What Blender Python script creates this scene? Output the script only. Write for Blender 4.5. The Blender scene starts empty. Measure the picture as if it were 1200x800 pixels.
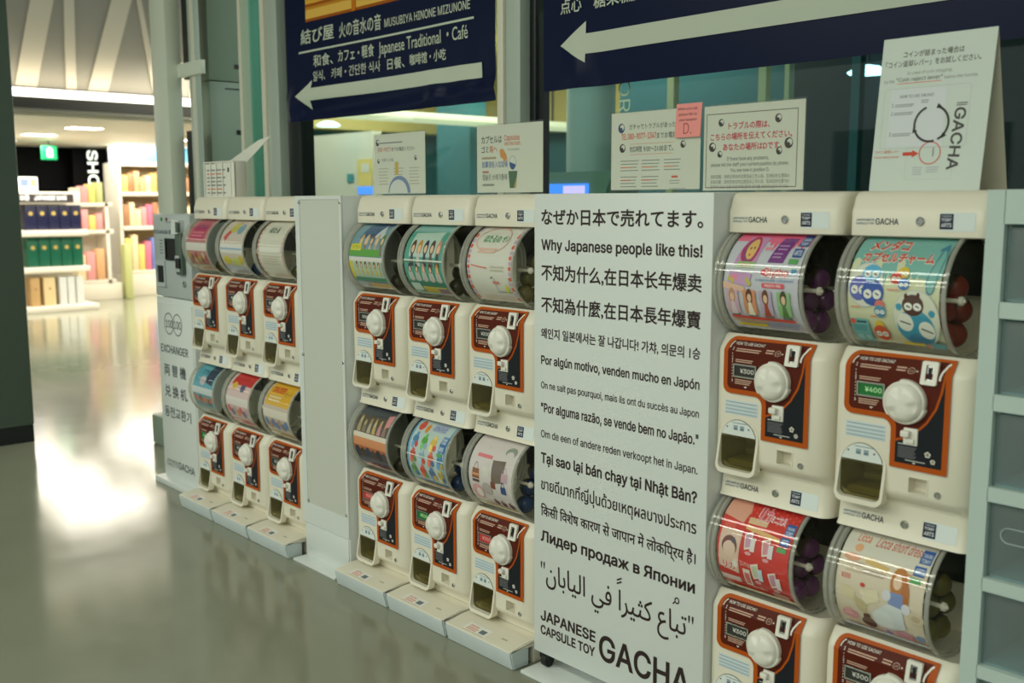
import bpy, bmesh, math, os
from mathutils import Vector, Matrix
from mathutils.geometry import delaunay_2d_cdt
import numpy as np

SC = bpy.context.scene
COL = SC.collection
PI = math.pi

# ------------------------------------------------------------------ camera
cam_d = bpy.data.cameras.new('camera')
cam = bpy.data.objects.new('camera', cam_d)
COL.objects.link(cam)
SC.camera = cam
YAW, PITCH, ROLL = -0.8366, -0.1358, -0.0023
fw = Vector((math.sin(YAW) * math.cos(PITCH), math.cos(YAW) * math.cos(PITCH), math.sin(PITCH)))
rt = Vector((math.cos(YAW), -math.sin(YAW), 0))
up = rt.cross(fw)
r2 = rt * math.cos(ROLL) + up * math.sin(ROLL)
u2 = -rt * math.sin(ROLL) + up * math.cos(ROLL)
M = Matrix(((r2.x, u2.x, -fw.x, 2.6495), (r2.y, u2.y, -fw.y, -1.8869), (r2.z, u2.z, -fw.z, 1.2868), (0, 0, 0, 1)))
cam.matrix_world = M
cam_d.sensor_width = 36
cam_d.lens = 36.25
cam_d.clip_start = 0.05
cam_d.clip_end = 100
cam_d.dof.use_dof = True
cam_d.dof.focus_distance = 2.85
cam_d.dof.aperture_fstop = 3.4

# ------------------------------------------------------------------ world, lights, exposure
SC.view_settings.view_transform = 'Standard'
SC.view_settings.look = 'None'
SC.view_settings.gamma = 1
SC.view_settings.use_curve_mapping = False
SC.view_settings.exposure = 0.7
SC.cycles.transparent_max_bounces = 32
SC.cycles.max_bounces = 10
W = bpy.data.worlds.new('world')
SC.world = W
W.use_nodes = True
bg = W.node_tree.nodes['Background']
bg.inputs[0].default_value = (0.80, 0.90, 0.84, 1)
bg.inputs[1].default_value = 0.30


def area(name, loc, sx, sy, power, color, rot=(0, 0, 0), spread=PI):
    d = bpy.data.lights.new(name, 'AREA')
    d.shape = 'RECTANGLE'
    d.size, d.size_y = sx, sy
    d.energy = power
    d.color = color
    d.spread = spread
    o = bpy.data.objects.new(name, d)
    o.location = loc
    o.rotation_euler = rot
    COL.objects.link(o)
    return o


HALL = (0.95, 1.0, 0.87)
# rows of ceiling strip lamps in the hall in front of the machines
area('hall_ceiling_lamp', (0.3, -3.0, 3.56), 7.0, 0.40, 50, HALL)
area('hall_ceiling_lamp', (0.3, -5.4, 3.56), 8.0, 0.55, 120, HALL)
area('hall_ceiling_lamp', (0.0, -8.4, 3.56), 9.0, 0.55, 130, HALL)
# shop ceiling light and cove light over the shop front
for lx in (-11.2, -9.75, -8.35):
    for ly in (0.5, 2.1, 3.7, 5.2):
        area('shop_ceiling_lamp', (lx, ly, 2.015), 0.75, 1.0, 17, (1.0, 0.93, 0.80))
area('shop_cove_lamp', (-6.86, 1.2, 2.29), 0.1, 5.6, 9, (1.0, 0.86, 0.62), rot=(0, PI - 0.45, 0))
# area lights for the room behind the glass
area('lounge_area_light', (-4.2, 3.6, 2.6), 6.0, 2.5, 110, (1.0, 0.98, 0.86))
area('lounge_area_light', (-0.6, 1.5, 2.6), 3.2, 1.0, 14, (0.80, 1.0, 0.95))  # added light, set forward so the kiosk and column fronts are lit


# ------------------------------------------------------------------ materials
def lin(c):
    c = c / 255.0
    return c / 12.92 if c <= 0.04045 else ((c + 0.055) / 1.055) ** 2.4


def rgb(*c):
    return tuple(lin(x) for x in c)


MATS = {}


def mat(name, col, rough=0.5, metal=0.0, spec=0.5, coat=0.0, emit=None, es=0.0):
    m = bpy.data.materials.new(name)
    m.use_nodes = True
    b = m.node_tree.nodes['Principled BSDF']
    b.inputs['Base Color'].default_value = (*rgb(*col), 1)
    b.inputs['Roughness'].default_value = rough
    b.inputs['Metallic'].default_value = metal
    b.inputs['Specular IOR Level'].default_value = spec
    b.inputs['Coat Weight'].default_value = coat
    b.inputs['Coat Roughness'].default_value = 0.08
    if emit:
        b.inputs['Emission Color'].default_value = (*rgb(*emit), 1)
        b.inputs['Emission Strength'].default_value = es
    MATS[name] = m
    return m


def noise_tint(m, scale, amount, detail=4, bump=0.0):
    """a little procedural unevenness in a surface's own colour"""
    nt = m.node_tree
    b = nt.nodes['Principled BSDF']
    base = b.inputs['Base Color'].default_value[:]
    tc = nt.nodes.new('ShaderNodeTexCoord')
    n = nt.nodes.new('ShaderNodeTexNoise')
    n.inputs['Scale'].default_value = scale
    n.inputs['Detail'].default_value = detail
    nt.links.new(tc.outputs['Object'], n.inputs['Vector'])
    mx = nt.nodes.new('ShaderNodeMix')
    mx.data_type = 'RGBA'
    mx.inputs[6].default_value = tuple(x * (1 - amount) for x in base[:3]) + (1,)
    mx.inputs[7].default_value = tuple(min(1, x * (1 + amount)) for x in base[:3]) + (1,)
    nt.links.new(n.outputs['Fac'], mx.inputs[0])
    nt.links.new(mx.outputs[2], b.inputs['Base Color'])
    if bump:
        bp = nt.nodes.new('ShaderNodeBump')
        bp.inputs['Strength'].default_value = bump
        bp.inputs['Distance'].default_value = 0.002
        nt.links.new(n.outputs['Fac'], bp.inputs['Height'])
        nt.links.new(bp.outputs[0], b.inputs['Normal'])


def clear(name, tint, gloss=1.0, rough=0.02, ior=1.45, milk=0.0):
    """thin clear plastic or glass: see-through with a fresnel reflection"""
    m = bpy.data.materials.new(name)
    m.use_nodes = True
    nt = m.node_tree
    nt.nodes.clear()
    out = nt.nodes.new('ShaderNodeOutputMaterial')
    t = nt.nodes.new('ShaderNodeBsdfTransparent')
    t.inputs[0].default_value = (*tint, 1)
    g = nt.nodes.new('ShaderNodeBsdfGlossy')
    g.inputs['Roughness'].default_value = rough
    g.inputs['Color'].default_value = (gloss, gloss, gloss, 1)
    # Schlick's curve from the facing angle, the same on both sides of a thin sheet
    f0 = ((ior - 1) / (ior + 1)) ** 2
    lw = nt.nodes.new('ShaderNodeLayerWeight')
    lw.inputs[0].default_value = 0.5
    pw = nt.nodes.new('ShaderNodeMath')
    pw.operation = 'POWER'
    pw.inputs[1].default_value = 5.0
    ml = nt.nodes.new('ShaderNodeMath')
    ml.operation = 'MULTIPLY_ADD'
    ml.inputs[1].default_value = (1 - f0) * 0.75
    ml.inputs[2].default_value = f0
    mx = nt.nodes.new('ShaderNodeMixShader')
    nt.links.new(lw.outputs['Facing'], pw.inputs[0])
    nt.links.new(pw.outputs[0], ml.inputs[0])
    nt.links.new(ml.outputs[0], mx.inputs[0])
    nt.links.new(t.outputs[0], mx.inputs[1])
    nt.links.new(g.outputs[0], mx.inputs[2])
    last = mx
    if milk:
        df = nt.nodes.new('ShaderNodeBsdfDiffuse')
        df.inputs[0].default_value = (0.72, 0.72, 0.66, 1)
        mm = nt.nodes.new('ShaderNodeMixShader')
        mm.inputs[0].default_value = milk
        nt.links.new(mx.outputs[0], mm.inputs[1])
        nt.links.new(df.outputs[0], mm.inputs[2])
        last = mm
    nt.links.new(last.outputs[0], out.inputs[0])
    MATS[name] = m
    return m


def printed(name, rough=0.4, spec=0.4, coat=0.0):
    """ink on paper or plastic: the colour of each printed patch is stored on the mesh"""
    m = mat(name, (255, 255, 255), rough, spec=spec, coat=coat)
    a = m.node_tree.nodes.new('ShaderNodeAttribute')
    a.attribute_name = 'ink'
    m.node_tree.links.new(a.outputs['Color'], m.node_tree.nodes['Principled BSDF'].inputs['Base Color'])
    return m


mat('cream_plastic', (232, 226, 208), 0.32)
mat('cream_inner', (196, 188, 158), 0.5)
mat('white_metal', (222, 227, 224), 0.35)
mat('rack_white', (190, 208, 202), 0.4)
mat('tent_paper', (206, 216, 208), 0.5)
mat('grey_metal', (186, 194, 194), 0.35)
mat('white_plastic', (236, 233, 222), 0.3)
mat('tray_grey', (196, 206, 206), 0.42)
noise_tint(MATS['tray_grey'], 14, 0.08)
mat('dark_plastic', (26, 24, 24), 0.35)
mat('black_metal', (22, 24, 26), 0.4)
mat('hopper_dark', (16, 14, 13), 0.3)
mat('chrome', (190, 190, 185), 0.22, metal=1.0)
mat('paper_white', (226, 226, 216), 0.55)
mat('paper_back', (222, 216, 196), 0.6)
mat('panel_grey', (206, 208, 198), 0.12, spec=0.6)
mat('pillar_paint', (84, 98, 88), 0.45)
mat('pillar_base', (24, 28, 30), 0.4)
mat('column_paint', (226, 232, 218), 0.4)
mat('column_beige', (134, 150, 134), 0.4)
mat('mullion', (180, 192, 182), 0.35)
mat('mullion_stop', (226, 222, 204), 0.4)
mat('mullion_dark', (18, 24, 24), 0.4)
mat('fascia_grey', (150, 148, 140), 0.6)
mat('fascia_stripe', (206, 200, 186), 0.6)
mat('lintel_dark', (44, 42, 38), 0.35)
mat('strip_glow', (255, 252, 240), 0.5, emit=(255, 250, 232), es=2.2)
mat('lamp_glow', (255, 250, 240), 0.5, emit=(255, 246, 228), es=5.0)
mat('lounge_glow', (255, 250, 230), 0.5, emit=(226, 232, 190), es=0.55)
mat('cool_glow', (200, 240, 250), 0.5, emit=(170, 235, 250), es=3.0)
mat('shop_white', (236, 230, 216), 0.5)
mat('shop_black', (5, 6, 8), 0.6, spec=0.08)
mat('shop_wall', (190, 180, 160), 0.6)
mat('exit_green', (20, 150, 90), 0.5, emit=(20, 170, 100), es=1.2)
mat('exit_white', (235, 250, 240), 0.5, emit=(235, 255, 240), es=1.6)
mat('letter_glow', (250, 255, 250), 0.5, emit=(245, 255, 240), es=0.9)
mat('screen_blue', (40, 90, 200), 0.3, emit=(60, 130, 240), es=1.2)
mat('screen_lilac', (190, 170, 230), 0.3, emit=(190, 170, 240), es=1.2)
mat('lounge_cream', (224, 222, 208), 0.6)
mat('lounge_teal', (54, 114, 124), 0.5)
mat('lounge_dark', (8, 42, 50), 0.5)
mat('lounge_stripe', (206, 214, 172), 0.5)
mat('lounge_green', (150, 190, 168), 0.5)
mat('lounge_ceiling', (206, 190, 120), 0.6)
mat('lounge_column', (176, 200, 196), 0.4)
mat('ceiling_paint', (200, 198, 188), 0.7)
mat('rubber', (20, 20, 22), 0.6)
mat('note_pink', (240, 150, 145), 0.7)
clear('acrylic', (0.97, 0.975, 0.95), ior=1.62)
clear('acrylic_rim', (0.90, 0.90, 0.86), ior=1.6, rough=0.08, milk=0.30)
clear('flap_olive', (0.62, 0.60, 0.40), rough=0.12)
clear('window_glass', (0.76, 0.83, 0.80), gloss=0.9, ior=1.42)
clear('door_glass', (0.46, 0.74, 0.69), gloss=0.8, ior=1.35)
clear('frosted', (0.74, 0.86, 0.88), rough=0.4, ior=1.5, milk=0.10)
clear('stand_acrylic', (0.95, 0.96, 0.94))
printed('print_plastic', 0.5, 0.22)
printed('print_paper', 0.5)
printed('print_board', 0.42)
printed('print_vinyl', 0.36, 0.12)

# polished floor
fl = mat('polished_floor', (140, 142, 124), 0.10, spec=0.44)
noise_tint(fl, 3.2, 0.10, 8)
_b = fl.node_tree.nodes['Principled BSDF']
_n = fl.node_tree.nodes.new('ShaderNodeTexNoise')
_n.inputs['Scale'].default_value = 9
_n.inputs['Detail'].default_value = 6
_r = fl.node_tree.nodes.new('ShaderNodeMapRange')
_r.inputs[3].default_value = 0.07
_r.inputs[4].default_value = 0.19
_tc = fl.node_tree.nodes.new('ShaderNodeTexCoord')
fl.node_tree.links.new(_tc.outputs['Object'], _n.inputs['Vector'])
fl.node_tree.links.new(_n.outputs['Fac'], _r.inputs[0])
fl.node_tree.links.new(_r.outputs[0], _b.inputs['Roughness'])


# ------------------------------------------------------------------ object helpers
def finish(me, smooth=35):
    if smooth:
        me.polygons.foreach_set('use_smooth', [True] * len(me.polygons))
        try:
            me.set_sharp_from_angle(angle=math.radians(smooth))
        except Exception:
            pass
    me.update()
    return me


class MB:
    """collects shapes into one mesh"""

    def __init__(s):
        s.bm = bmesh.new()

    def box(s, x0, x1, y0, y1, z0, z1, bev=0.0, seg=2):
        vs = [s.bm.verts.new((x, y, z)) for z in (z0, z1) for x, y in ((x0, y0), (x1, y0), (x1, y1), (x0, y1))]
        fs = [(3, 2, 1, 0), (4, 5, 6, 7), (0, 1, 5, 4), (1, 2, 6, 5), (2, 3, 7, 6), (3, 0, 4, 7)]
        faces = [s.bm.faces.new([vs[i] for i in f]) for f in fs]
        if bev > 0:
            es = list({e for f in faces for e in f.edges})
            bmesh.ops.bevel(s.bm, geom=es, offset=bev, segments=seg, affect='EDGES', profile=0.5)
        return s

    def loop(s, pts):
        return [s.bm.verts.new(p) for p in pts]

    def bridge(s, a, b, closed=True):
        n = len(a)
        for i in range(n if closed else n - 1):
            j = (i + 1) % n
            s.bm.faces.new((a[i], a[j], b[j], b[i]))

    def cap(s, a, flip=False):
        s.bm.faces.new(list(reversed(a)) if flip else a)

    def prism(s, outline, f0, f1):
        """outline of 2-D points swept between two maps"""
        a = s.loop([f0(*p) for p in outline])
        b = s.loop([f1(*p) for p in outline])
        s.bridge(a, b)
        s.cap(a, True)
        s.cap(b)
        return s

    def ring(s, outer, inner, f0, f1):
        """a plate with a hole: outer and inner outlines with equally many points"""
        o0, o1 = s.loop([f0(*p) for p in outer]), s.loop([f1(*p) for p in outer])
        i0, i1 = s.loop([f0(*p) for p in inner]), s.loop([f1(*p) for p in inner])
        s.bridge(o0, o1)
        s.bridge(i1, i0)
        s.bridge(i0, o0)
        s.bridge(o1, i1)
        return s

    def tube(s, c, axis, prof, seg=48, closed=False):
        """lathe: profile of (radius, along axis) around an axis 'x','y' or 'z' through c"""
        rings = []
        for r, t in prof:
            pts = []
            for k in range(seg):
                a = 2 * PI * k / seg
                p, q = r * math.cos(a), r * math.sin(a)
                if axis == 'x':
                    pts.append((c[0] + t, c[1] + p, c[2] + q))
                elif axis == 'y':
                    pts.append((c[0] + p, c[1] + t, c[2] + q))
                else:
                    pts.append((c[0] + p, c[1] + q, c[2] + t))
            rings.append(s.loop(pts))
        for a, b in zip(rings, rings[1:]):
            s.bridge(a, b)
        if closed:
            s.bridge(rings[-1], rings[0])
        else:
            s.cap(rings[0], True)
            s.cap(rings[-1])
        return s

    def mesh(s, name, mats, smooth=35):
        bmesh.ops.recalc_face_normals(s.bm, faces=s.bm.faces)
        me = bpy.data.meshes.new(name)
        s.bm.to_mesh(me)
        s.bm.free()
        for m in (mats if isinstance(mats, (list, tuple)) else [mats]):
            me.materials.append(MATS[m])
        return finish(me, smooth)


def link(name, me, parent=None, loc=(0, 0, 0), rot=(0, 0, 0)):
    o = bpy.data.objects.new(name, me)
    o.location = loc
    o.rotation_euler = rot
    COL.objects.link(o)
    if parent is not None:
        o.parent = parent
    return o


def tag(o, label, cat, group=None, kind=None):
    if label:
        o['label'] = label
    if cat:
        o['category'] = cat
    if group:
        o['group'] = group
    if kind:
        o['kind'] = kind
    return o


def thing(name, label, cat, loc, group=None, rz=0):
    o = bpy.data.objects.new(name, None)
    o.empty_display_size = 0.05
    o.location = loc
    o.rotation_euler = (0, 0, rz)
    COL.objects.link(o)
    return tag(o, label, cat, group)


def struct(name, me, parent=None):
    o = link(name, me, parent)
    if parent is None:
        o['kind'] = 'structure'
    return o


def boxmesh(name, m, *b, bev=0.0, smooth=35):
    return MB().box(*b, bev=bev).mesh(name, m, smooth)


# ------------------------------------------------------------------ lettering and print
try:
    _fd = bpy.utils.system_resource('DATAFILES', path='fonts')
    FONT = bpy.data.fonts.load(os.path.join(_fd, 'Inter.woff2'))
except Exception:
    FONT = None

_tcache = {}


def plain(s):
    return all(ord(ch) < 0x24F or 0x400 <= ord(ch) < 0x460 or 0x1EA0 <= ord(ch) < 0x1F00 for ch in s)


def embolden(loops, d):
    """thicken strokes: push every outline outwards by d (holes shrink)"""
    clean, tot = [], 0.0
    for lp in loops:
        keep = [i for i in range(len(lp)) if np.hypot(*(lp[i] - lp[i - 1])) > 1e-5]
        if len(keep) < 3:
            continue
        q = lp[keep]
        clean.append(q)
        tot += (q[:, 0] * np.roll(q[:, 1], -1) - np.roll(q[:, 0], -1) * q[:, 1]).sum()
    sg = 1.0 if tot > 0 else -1.0
    out = []
    for q in clean:
        e = np.roll(q, -1, 0) - q
        e = e / np.maximum(np.hypot(e[:, 0], e[:, 1])[:, None], 1e-9)
        n = np.stack([e[:, 1], -e[:, 0]], 1) * sg
        p = np.roll(n, 1, 0)
        k = 1 + (n * p).sum(1)
        m = (n + p) / np.maximum(k, 0.45)[:, None]
        out.append(q + m * d)
    return out


def text_loops(s, bold=0.0, res=3):
    key = (s, bold, res)
    if key in _tcache:
        return _tcache[key]
    c = bpy.data.curves.new('lettering', 'FONT')
    if FONT is not None and plain(s):
        c.font = FONT
    c.body = s
    c.size = 1.0
    c.resolution_u = res
    c.fill_mode = 'NONE'
    ob = bpy.data.objects.new('lettering', c)
    COL.objects.link(ob)
    dg = bpy.context.evaluated_depsgraph_get()
    dg.update()
    me = bpy.data.meshes.new_from_object(ob.evaluated_get(dg))
    co = np.zeros(len(me.vertices) * 3)
    me.vertices.foreach_get('co', co)
    co = co.reshape(-1, 3)[:, :2]
    nxt = {}
    for e in me.edges:
        nxt.setdefault(e.vertices[0], []).append(e.vertices[1])
        nxt.setdefault(e.vertices[1], []).append(e.vertices[0])
    loops, seen = [], set()
    for st in range(len(co)):
        if st in seen or st not in nxt:
            continue
        lp, prev, cur = [st], None, st
        seen.add(st)
        # follow in the order the curve was written so the winding is kept
        cand = sorted(nxt[st])
        cur = st + 1 if st + 1 in cand else cand[0]
        while cur is not None and cur not in seen:
            seen.add(cur)
            lp.append(cur)
            ns = [v for v in nxt[cur] if v not in seen]
            cur = (cur + 1 if cur + 1 in ns else (ns[0] if ns else None))
        if len(lp) > 2:
            loops.append(co[lp])
    bpy.data.objects.remove(ob)
    bpy.data.curves.remove(c)
    bpy.data.meshes.remove(me)
    if bold and loops:
        loops = embolden(loops, bold * 0.4)
    _tcache[key] = loops
    return loops


def bbox(loops):
    a = np.concatenate(loops)
    return a[:, 0].min(), a[:, 0].max(), a[:, 1].min(), a[:, 1].max()


def fill(loops, breaks=(), ubreaks=()):
    """non-zero winding fill; BREAKS are v values at which triangles are cut so that the result can be bent"""
    verts, edges = [], []
    for lp in loops:
        n0 = len(verts)
        for p in lp:
            verts.append(Vector((float(p[0]), float(p[1]))))
        k = len(lp)
        edges += [(n0 + i, n0 + (i + 1) % k) for i in range(k)]
    A = np.array([verts[a][:] for a, b in edges])
    B = np.array([verts[b][:] for a, b in edges])
    x0, x1, y0, y1 = bbox(loops)
    for v in breaks:
        if y0 + 1e-6 < v < y1 - 1e-6:
            n0 = len(verts)
            verts += [Vector((x0 - 1e-3, v)), Vector((x1 + 1e-3, v))]
            edges.append((n0, n0 + 1))
    for u in ubreaks:
        if x0 + 1e-6 < u < x1 - 1e-6:
            n0 = len(verts)
            verts += [Vector((u, y0 - 1e-3)), Vector((u, y1 + 1e-3))]
            edges.append((n0, n0 + 1))
    ov, oe, of, *_ = delaunay_2d_cdt(verts, edges, [], 0, 1e-7)
    if not of:
        return np.zeros((0, 2)), []
    P = np.array([v[:] for v in ov])
    F = np.array(of)
    Ct = P[F].mean(1)
    wn = np.zeros(len(F), int)
    CH = 4000
    for i in range(0, len(F), CH):
        c = Ct[i:i + CH]
        y = c[:, 1][:, None]
        x = c[:, 0][:, None]
        upc = (A[:, 1] <= y) & (B[:, 1] > y)
        dnc = (A[:, 1] > y) & (B[:, 1] <= y)
        side = (B[:, 0] - A[:, 0]) * (y - A[:, 1]) - (x - A[:, 0]) * (B[:, 1] - A[:, 1])
        wn[i:i + CH] = (upc & (side > 0)).sum(1) - (dnc & (side < 0)).sum(1)
    return P, [tuple(f) for f in F[wn != 0]]


def ell(cx, cy, rx, ry=None, n=20, a0=0, a1=2 * PI):
    ry = rx if ry is None else ry
    m = n if abs(a1 - a0 - 2 * PI) < 1e-6 else n + 1
    return [(cx + rx * math.cos(a0 + (a1 - a0) * k / n), cy + ry * math.sin(a0 + (a1 - a0) * k / n)) for k in range(m)]


def rrect(x0, x1, y0, y1, r, n=4):
    pts = []
    for cx, cy, a in ((x1 - r, y0 + r, -PI / 2), (x1 - r, y1 - r, 0), (x0 + r, y1 - r, PI / 2), (x0 + r, y0 + r, PI)):
        pts += [(cx + r * math.cos(a + PI / 2 * k / n), cy + r * math.sin(a + PI / 2 * k / n)) for k in range(n + 1)]
    return pts


def fillet(pts, n=5):
    """polygon of (x, y, radius) with rounded corners"""
    out = []
    N = len(pts)
    for i in range(N):
        p = Vector(pts[i][:2])
        a = Vector(pts[i - 1][:2])
        b = Vector(pts[(i + 1) % N][:2])
        r = pts[i][2] if len(pts[i]) > 2 else 0
        if r <= 0:
            out.append(tuple(p))
            continue
        d1, d2 = (a - p).normalized(), (b - p).normalized()
        ang = d1.angle(d2)
        t = min(r / math.tan(ang / 2), (a - p).length * 0.49, (b - p).length * 0.49)
        r = t * math.tan(ang / 2)
        c = p + (d1 + d2).normalized() * (r / math.sin(ang / 2))
        s, e = p + d1 * t - c, p + d2 * t - c
        a0 = math.atan2(s.y, s.x)
        da = (math.atan2(e.y, e.x) - a0 + PI) % (2 * PI) - PI
        out += [(c.x + r * math.cos(a0 + da * k / n), c.y + r * math.sin(a0 + da * k / n)) for k in range(n + 1)]
    return out


class Print:
    """flat printed artwork in (u, v), laid on a surface by F(u, v, height)"""

    def __init__(s, F, breaks=(), step=0.0003, ubreaks=()):
        s.F, s.breaks, s.step, s.ubreaks = F, breaks, step, ubreaks
        s.V, s.Fc, s.K = [], [], []
        s.layer = 0

    def shape(s, loops, col, layer=None):
        L = s.layer if layer is None else layer
        if layer is None:
            s.layer += 0.25
        P, F = fill([np.array(l, float) for l in loops], s.breaks, s.ubreaks)
        n0 = len(s.V)
        s.V += [s.F(p[0], p[1], (L + 1) * s.step) for p in P]
        for f in F:
            s.Fc.append(tuple(n0 + i for i in f))
            s.K.append(col)
        return s

    def poly(s, pts, col, layer=None):
        a = np.array(pts, float)
        x, y = a[:, 0], a[:, 1]
        if (x * np.roll(y, -1) - np.roll(x, -1) * y).sum() < 0:
            a = a[::-1]
        return s.shape([a], col, layer)

    def rect(s, x0, x1, y0, y1, col, layer=None, r=0):
        return s.poly(rrect(x0, x1, y0, y1, r) if r else [(x0, y0), (x1, y0), (x1, y1), (x0, y1)], col, layer)

    def ell(s, cx, cy, rx, ry, col, layer=None, n=20):
        return s.poly(ell(cx, cy, rx, ry, n), col, layer)

    def band(s, pts, w, col, layer=None, closed=False):
        """a stroked line"""
        P = [Vector(p) for p in pts]
        n = len(P)
        lo, hi = [], []
        for i in range(n):
            a = P[i - 1] if i or closed else P[i]
            b = P[(i + 1) % n] if i < n - 1 or closed else P[i]
            d = (b - a).normalized()
            nn = Vector((-d.y, d.x)) * (w / 2)
            lo.append(P[i] - nn)
            hi.append(P[i] + nn)
        if closed:
            q = [tuple(p) for p in hi], [tuple(p) for p in lo][::-1]
            return s.shape(q, col, layer)
        return s.poly([tuple(p) for p in lo] + [tuple(p) for p in reversed(hi)], col, layer)

    def text(s, t, x, y, h, col, x1=None, bold=0.0, ref=None, anchor='l', rot=0, layer=None, res=3, slant=0, flip=1):
        """lettering: REF's height becomes H and its foot stands at Y; from X to X1 when given"""
        loops = text_loops(t, bold, res)
        if not loops:
            return s
        b = bbox(loops)
        rb = bbox(text_loops(ref or t, bold, res))
        sy = h / (rb[3] - rb[2])
        sx = abs(x1 - x) / (b[1] - b[0]) if x1 is not None else abs(sy) * 0.88
        wd = (b[1] - b[0]) * sx
        ox = 0 if (anchor == 'l' or x1 is not None) else (-wd if anchor == 'r' else -wd / 2)
        cr, sr = math.cos(rot), math.sin(rot)
        out = []
        for lp in loops:
            px = (lp[:, 0] - b[0]) * sx + ox
            py = (lp[:, 1] - rb[2]) * sy * flip
            px = px + py * slant
            out.append(np.stack([x + px * cr - py * sr, y + px * sr + py * cr], 1))
        return s.shape(out, col, layer)

    def lines(s, x0, x1, y, h, gap, n, col, jit=0.12, layer=None, down=-1):
        """rows of illegibly small print"""
        for k in range(n):
            w = (x1 - x0) * (1 - jit * ((k * 37) % 5) / 4)
            s.rect(x0, x0 + w, y + down * k * gap - h / 2, y + down * k * gap + h / 2, col, layer if layer is not None else s.layer)
        if layer is None:
            s.layer += 0.25
        return s

    def mesh(s, name, m):
        me = bpy.data.meshes.new(name)
        me.from_pydata([tuple(v) for v in s.V], [], s.Fc)
        at = me.attributes.new('ink', 'FLOAT_COLOR', 'FACE')
        at.data.foreach_set('color', [x for c in s.K for x in (*rgb(*c), 1.0)])
        me.materials.append(MATS[m])
        me.update()
        # every patch faces the viewer's side of the sheet: F's height direction
        bm = bmesh.new()
        bm.from_mesh(me)
        e = 1e-4
        for f in bm.faces:
            pass
        bm.to_mesh(me)
        bm.free()
        return me


def plane_map(o, u, v):
    o, u, v = Vector(o), Vector(u), Vector(v)
    n = u.cross(v).normalized()
    return lambda a, b, h: o + u * a + v * b + n * h


def front_map(y0, ox=0, oz=0):
    """a sheet facing the hall (-y): u along x, v along z"""
    return lambda a, b, h: (ox + a, y0 - h, oz + b)

# ------------------------------------------------------------------ the hall
struct('floor', boxmesh('floor', 'polished_floor', -26, 8, -12, 12, -0.1, 0, smooth=0))
struct('ceiling', boxmesh('ceiling', 'ceiling_paint', -6.95, 8, -12, 0.58, 3.6, 3.7, smooth=0))


def pillar():
    me = boxmesh('pillar', 'pillar_paint', -3.70, -3.14, -0.72, -0.14, 0.09, 3.6, bev=0.012)
    o = struct('pillar', me)
    link('baseboard', boxmesh('baseboard', 'pillar_base', -3.695, -3.146, -0.714, -0.146, 0.0, 0.09), o)


pillar()

# white column beside the change machine and the clad column behind it
o = struct('column', boxmesh('column', 'column_paint', -2.893, -2.708, 0.50, 0.583, 0, 3.6, bev=0.004))
m = MB()
m.box(-2.79, -2.63, 0.70, 0.905, 0, 1.925, 0.003)
m.box(-2.79, -2.63, 0.70, 0.905, 1.93, 3.6, 0.003)
o = struct('column', m.mesh('column', 'column_beige'))
link('joint_strip', boxmesh('joint_strip', 'mullion_dark', -2.632, -2.627, 0.79, 0.904, 1.888, 1.893), o)
for z in (2.01, 1.66):
    link('slot_cover', boxmesh('slot_cover', 'lintel_dark', -2.632, -2.627, 0.85, 0.90, z - 0.012, z + 0.012), o)

# glazed front behind the machines
GY = 0.62


def mullion(x0, x1, y0=0.585, y1=0.70, m='mullion', stop=None, name='trim'):
    o = struct(name, boxmesh(name, m, x0, x1, y0, y1, 0, 3.6, bev=0.003))
    if stop:
        link('glazing_stop', boxmesh('glazing_stop', 'mullion_stop', *stop, y0 - 0.012, y0 + 0.03, 0, 3.6, bev=0.002), o)
    return o


mullion(-2.622, -2.545, y1=0.612, stop=(-2.570, -2.548), name='trim_1')
mullion(-2.075, -2.046, m='mullion_stop', name='trim_2')
mullion(-1.80, -1.70, stop=(-1.835, -1.80), name='trim_3')
mullion(-1.70, -1.585, y0=0.63, m='mullion_dark', name='trim_4')
mullion(-0.120, -0.045, stop=(-0.152, -0.120), name='trim_5')
mullion(-0.045, -0.015, y0=0.63, m='mullion_dark', name='trim_6')
mullion(2.35, 2.45, name='trim_7')
struct('trim_8', boxmesh('trim', 'column_paint', -2.72, -2.43, 0.56, 0.585, 1.935, 2.005, bev=0.003))
struct('gap_dark_upper', boxmesh('trim', 'mullion_dark', -2.715, -2.626, 0.60, 0.64, 1.93, 3.6))  # added black strip standing in for the dark gap beside the column
struct('gap_dark_lower', boxmesh('trim', 'mullion_dark', -2.715, -2.626, 0.60, 0.64, 0.0, 1.66))  # lower part of the same dark gap, also an added black strip
k = 1
for x0, x1, mt in ((-2.62, -2.072, 'door_glass'), (-2.05, -1.83, 'door_glass'), (-1.59, -0.15, 'window_glass'), (-0.018, 2.36, 'window_glass'), (2.44, 5.5, 'window_glass')):
    if x0 > -2.6:
        struct('window_%d' % k, boxmesh('window', mt, x0, x1, GY + 0.012, GY + 0.022, 0.0, 3.6, smooth=0))
        k += 1

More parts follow.
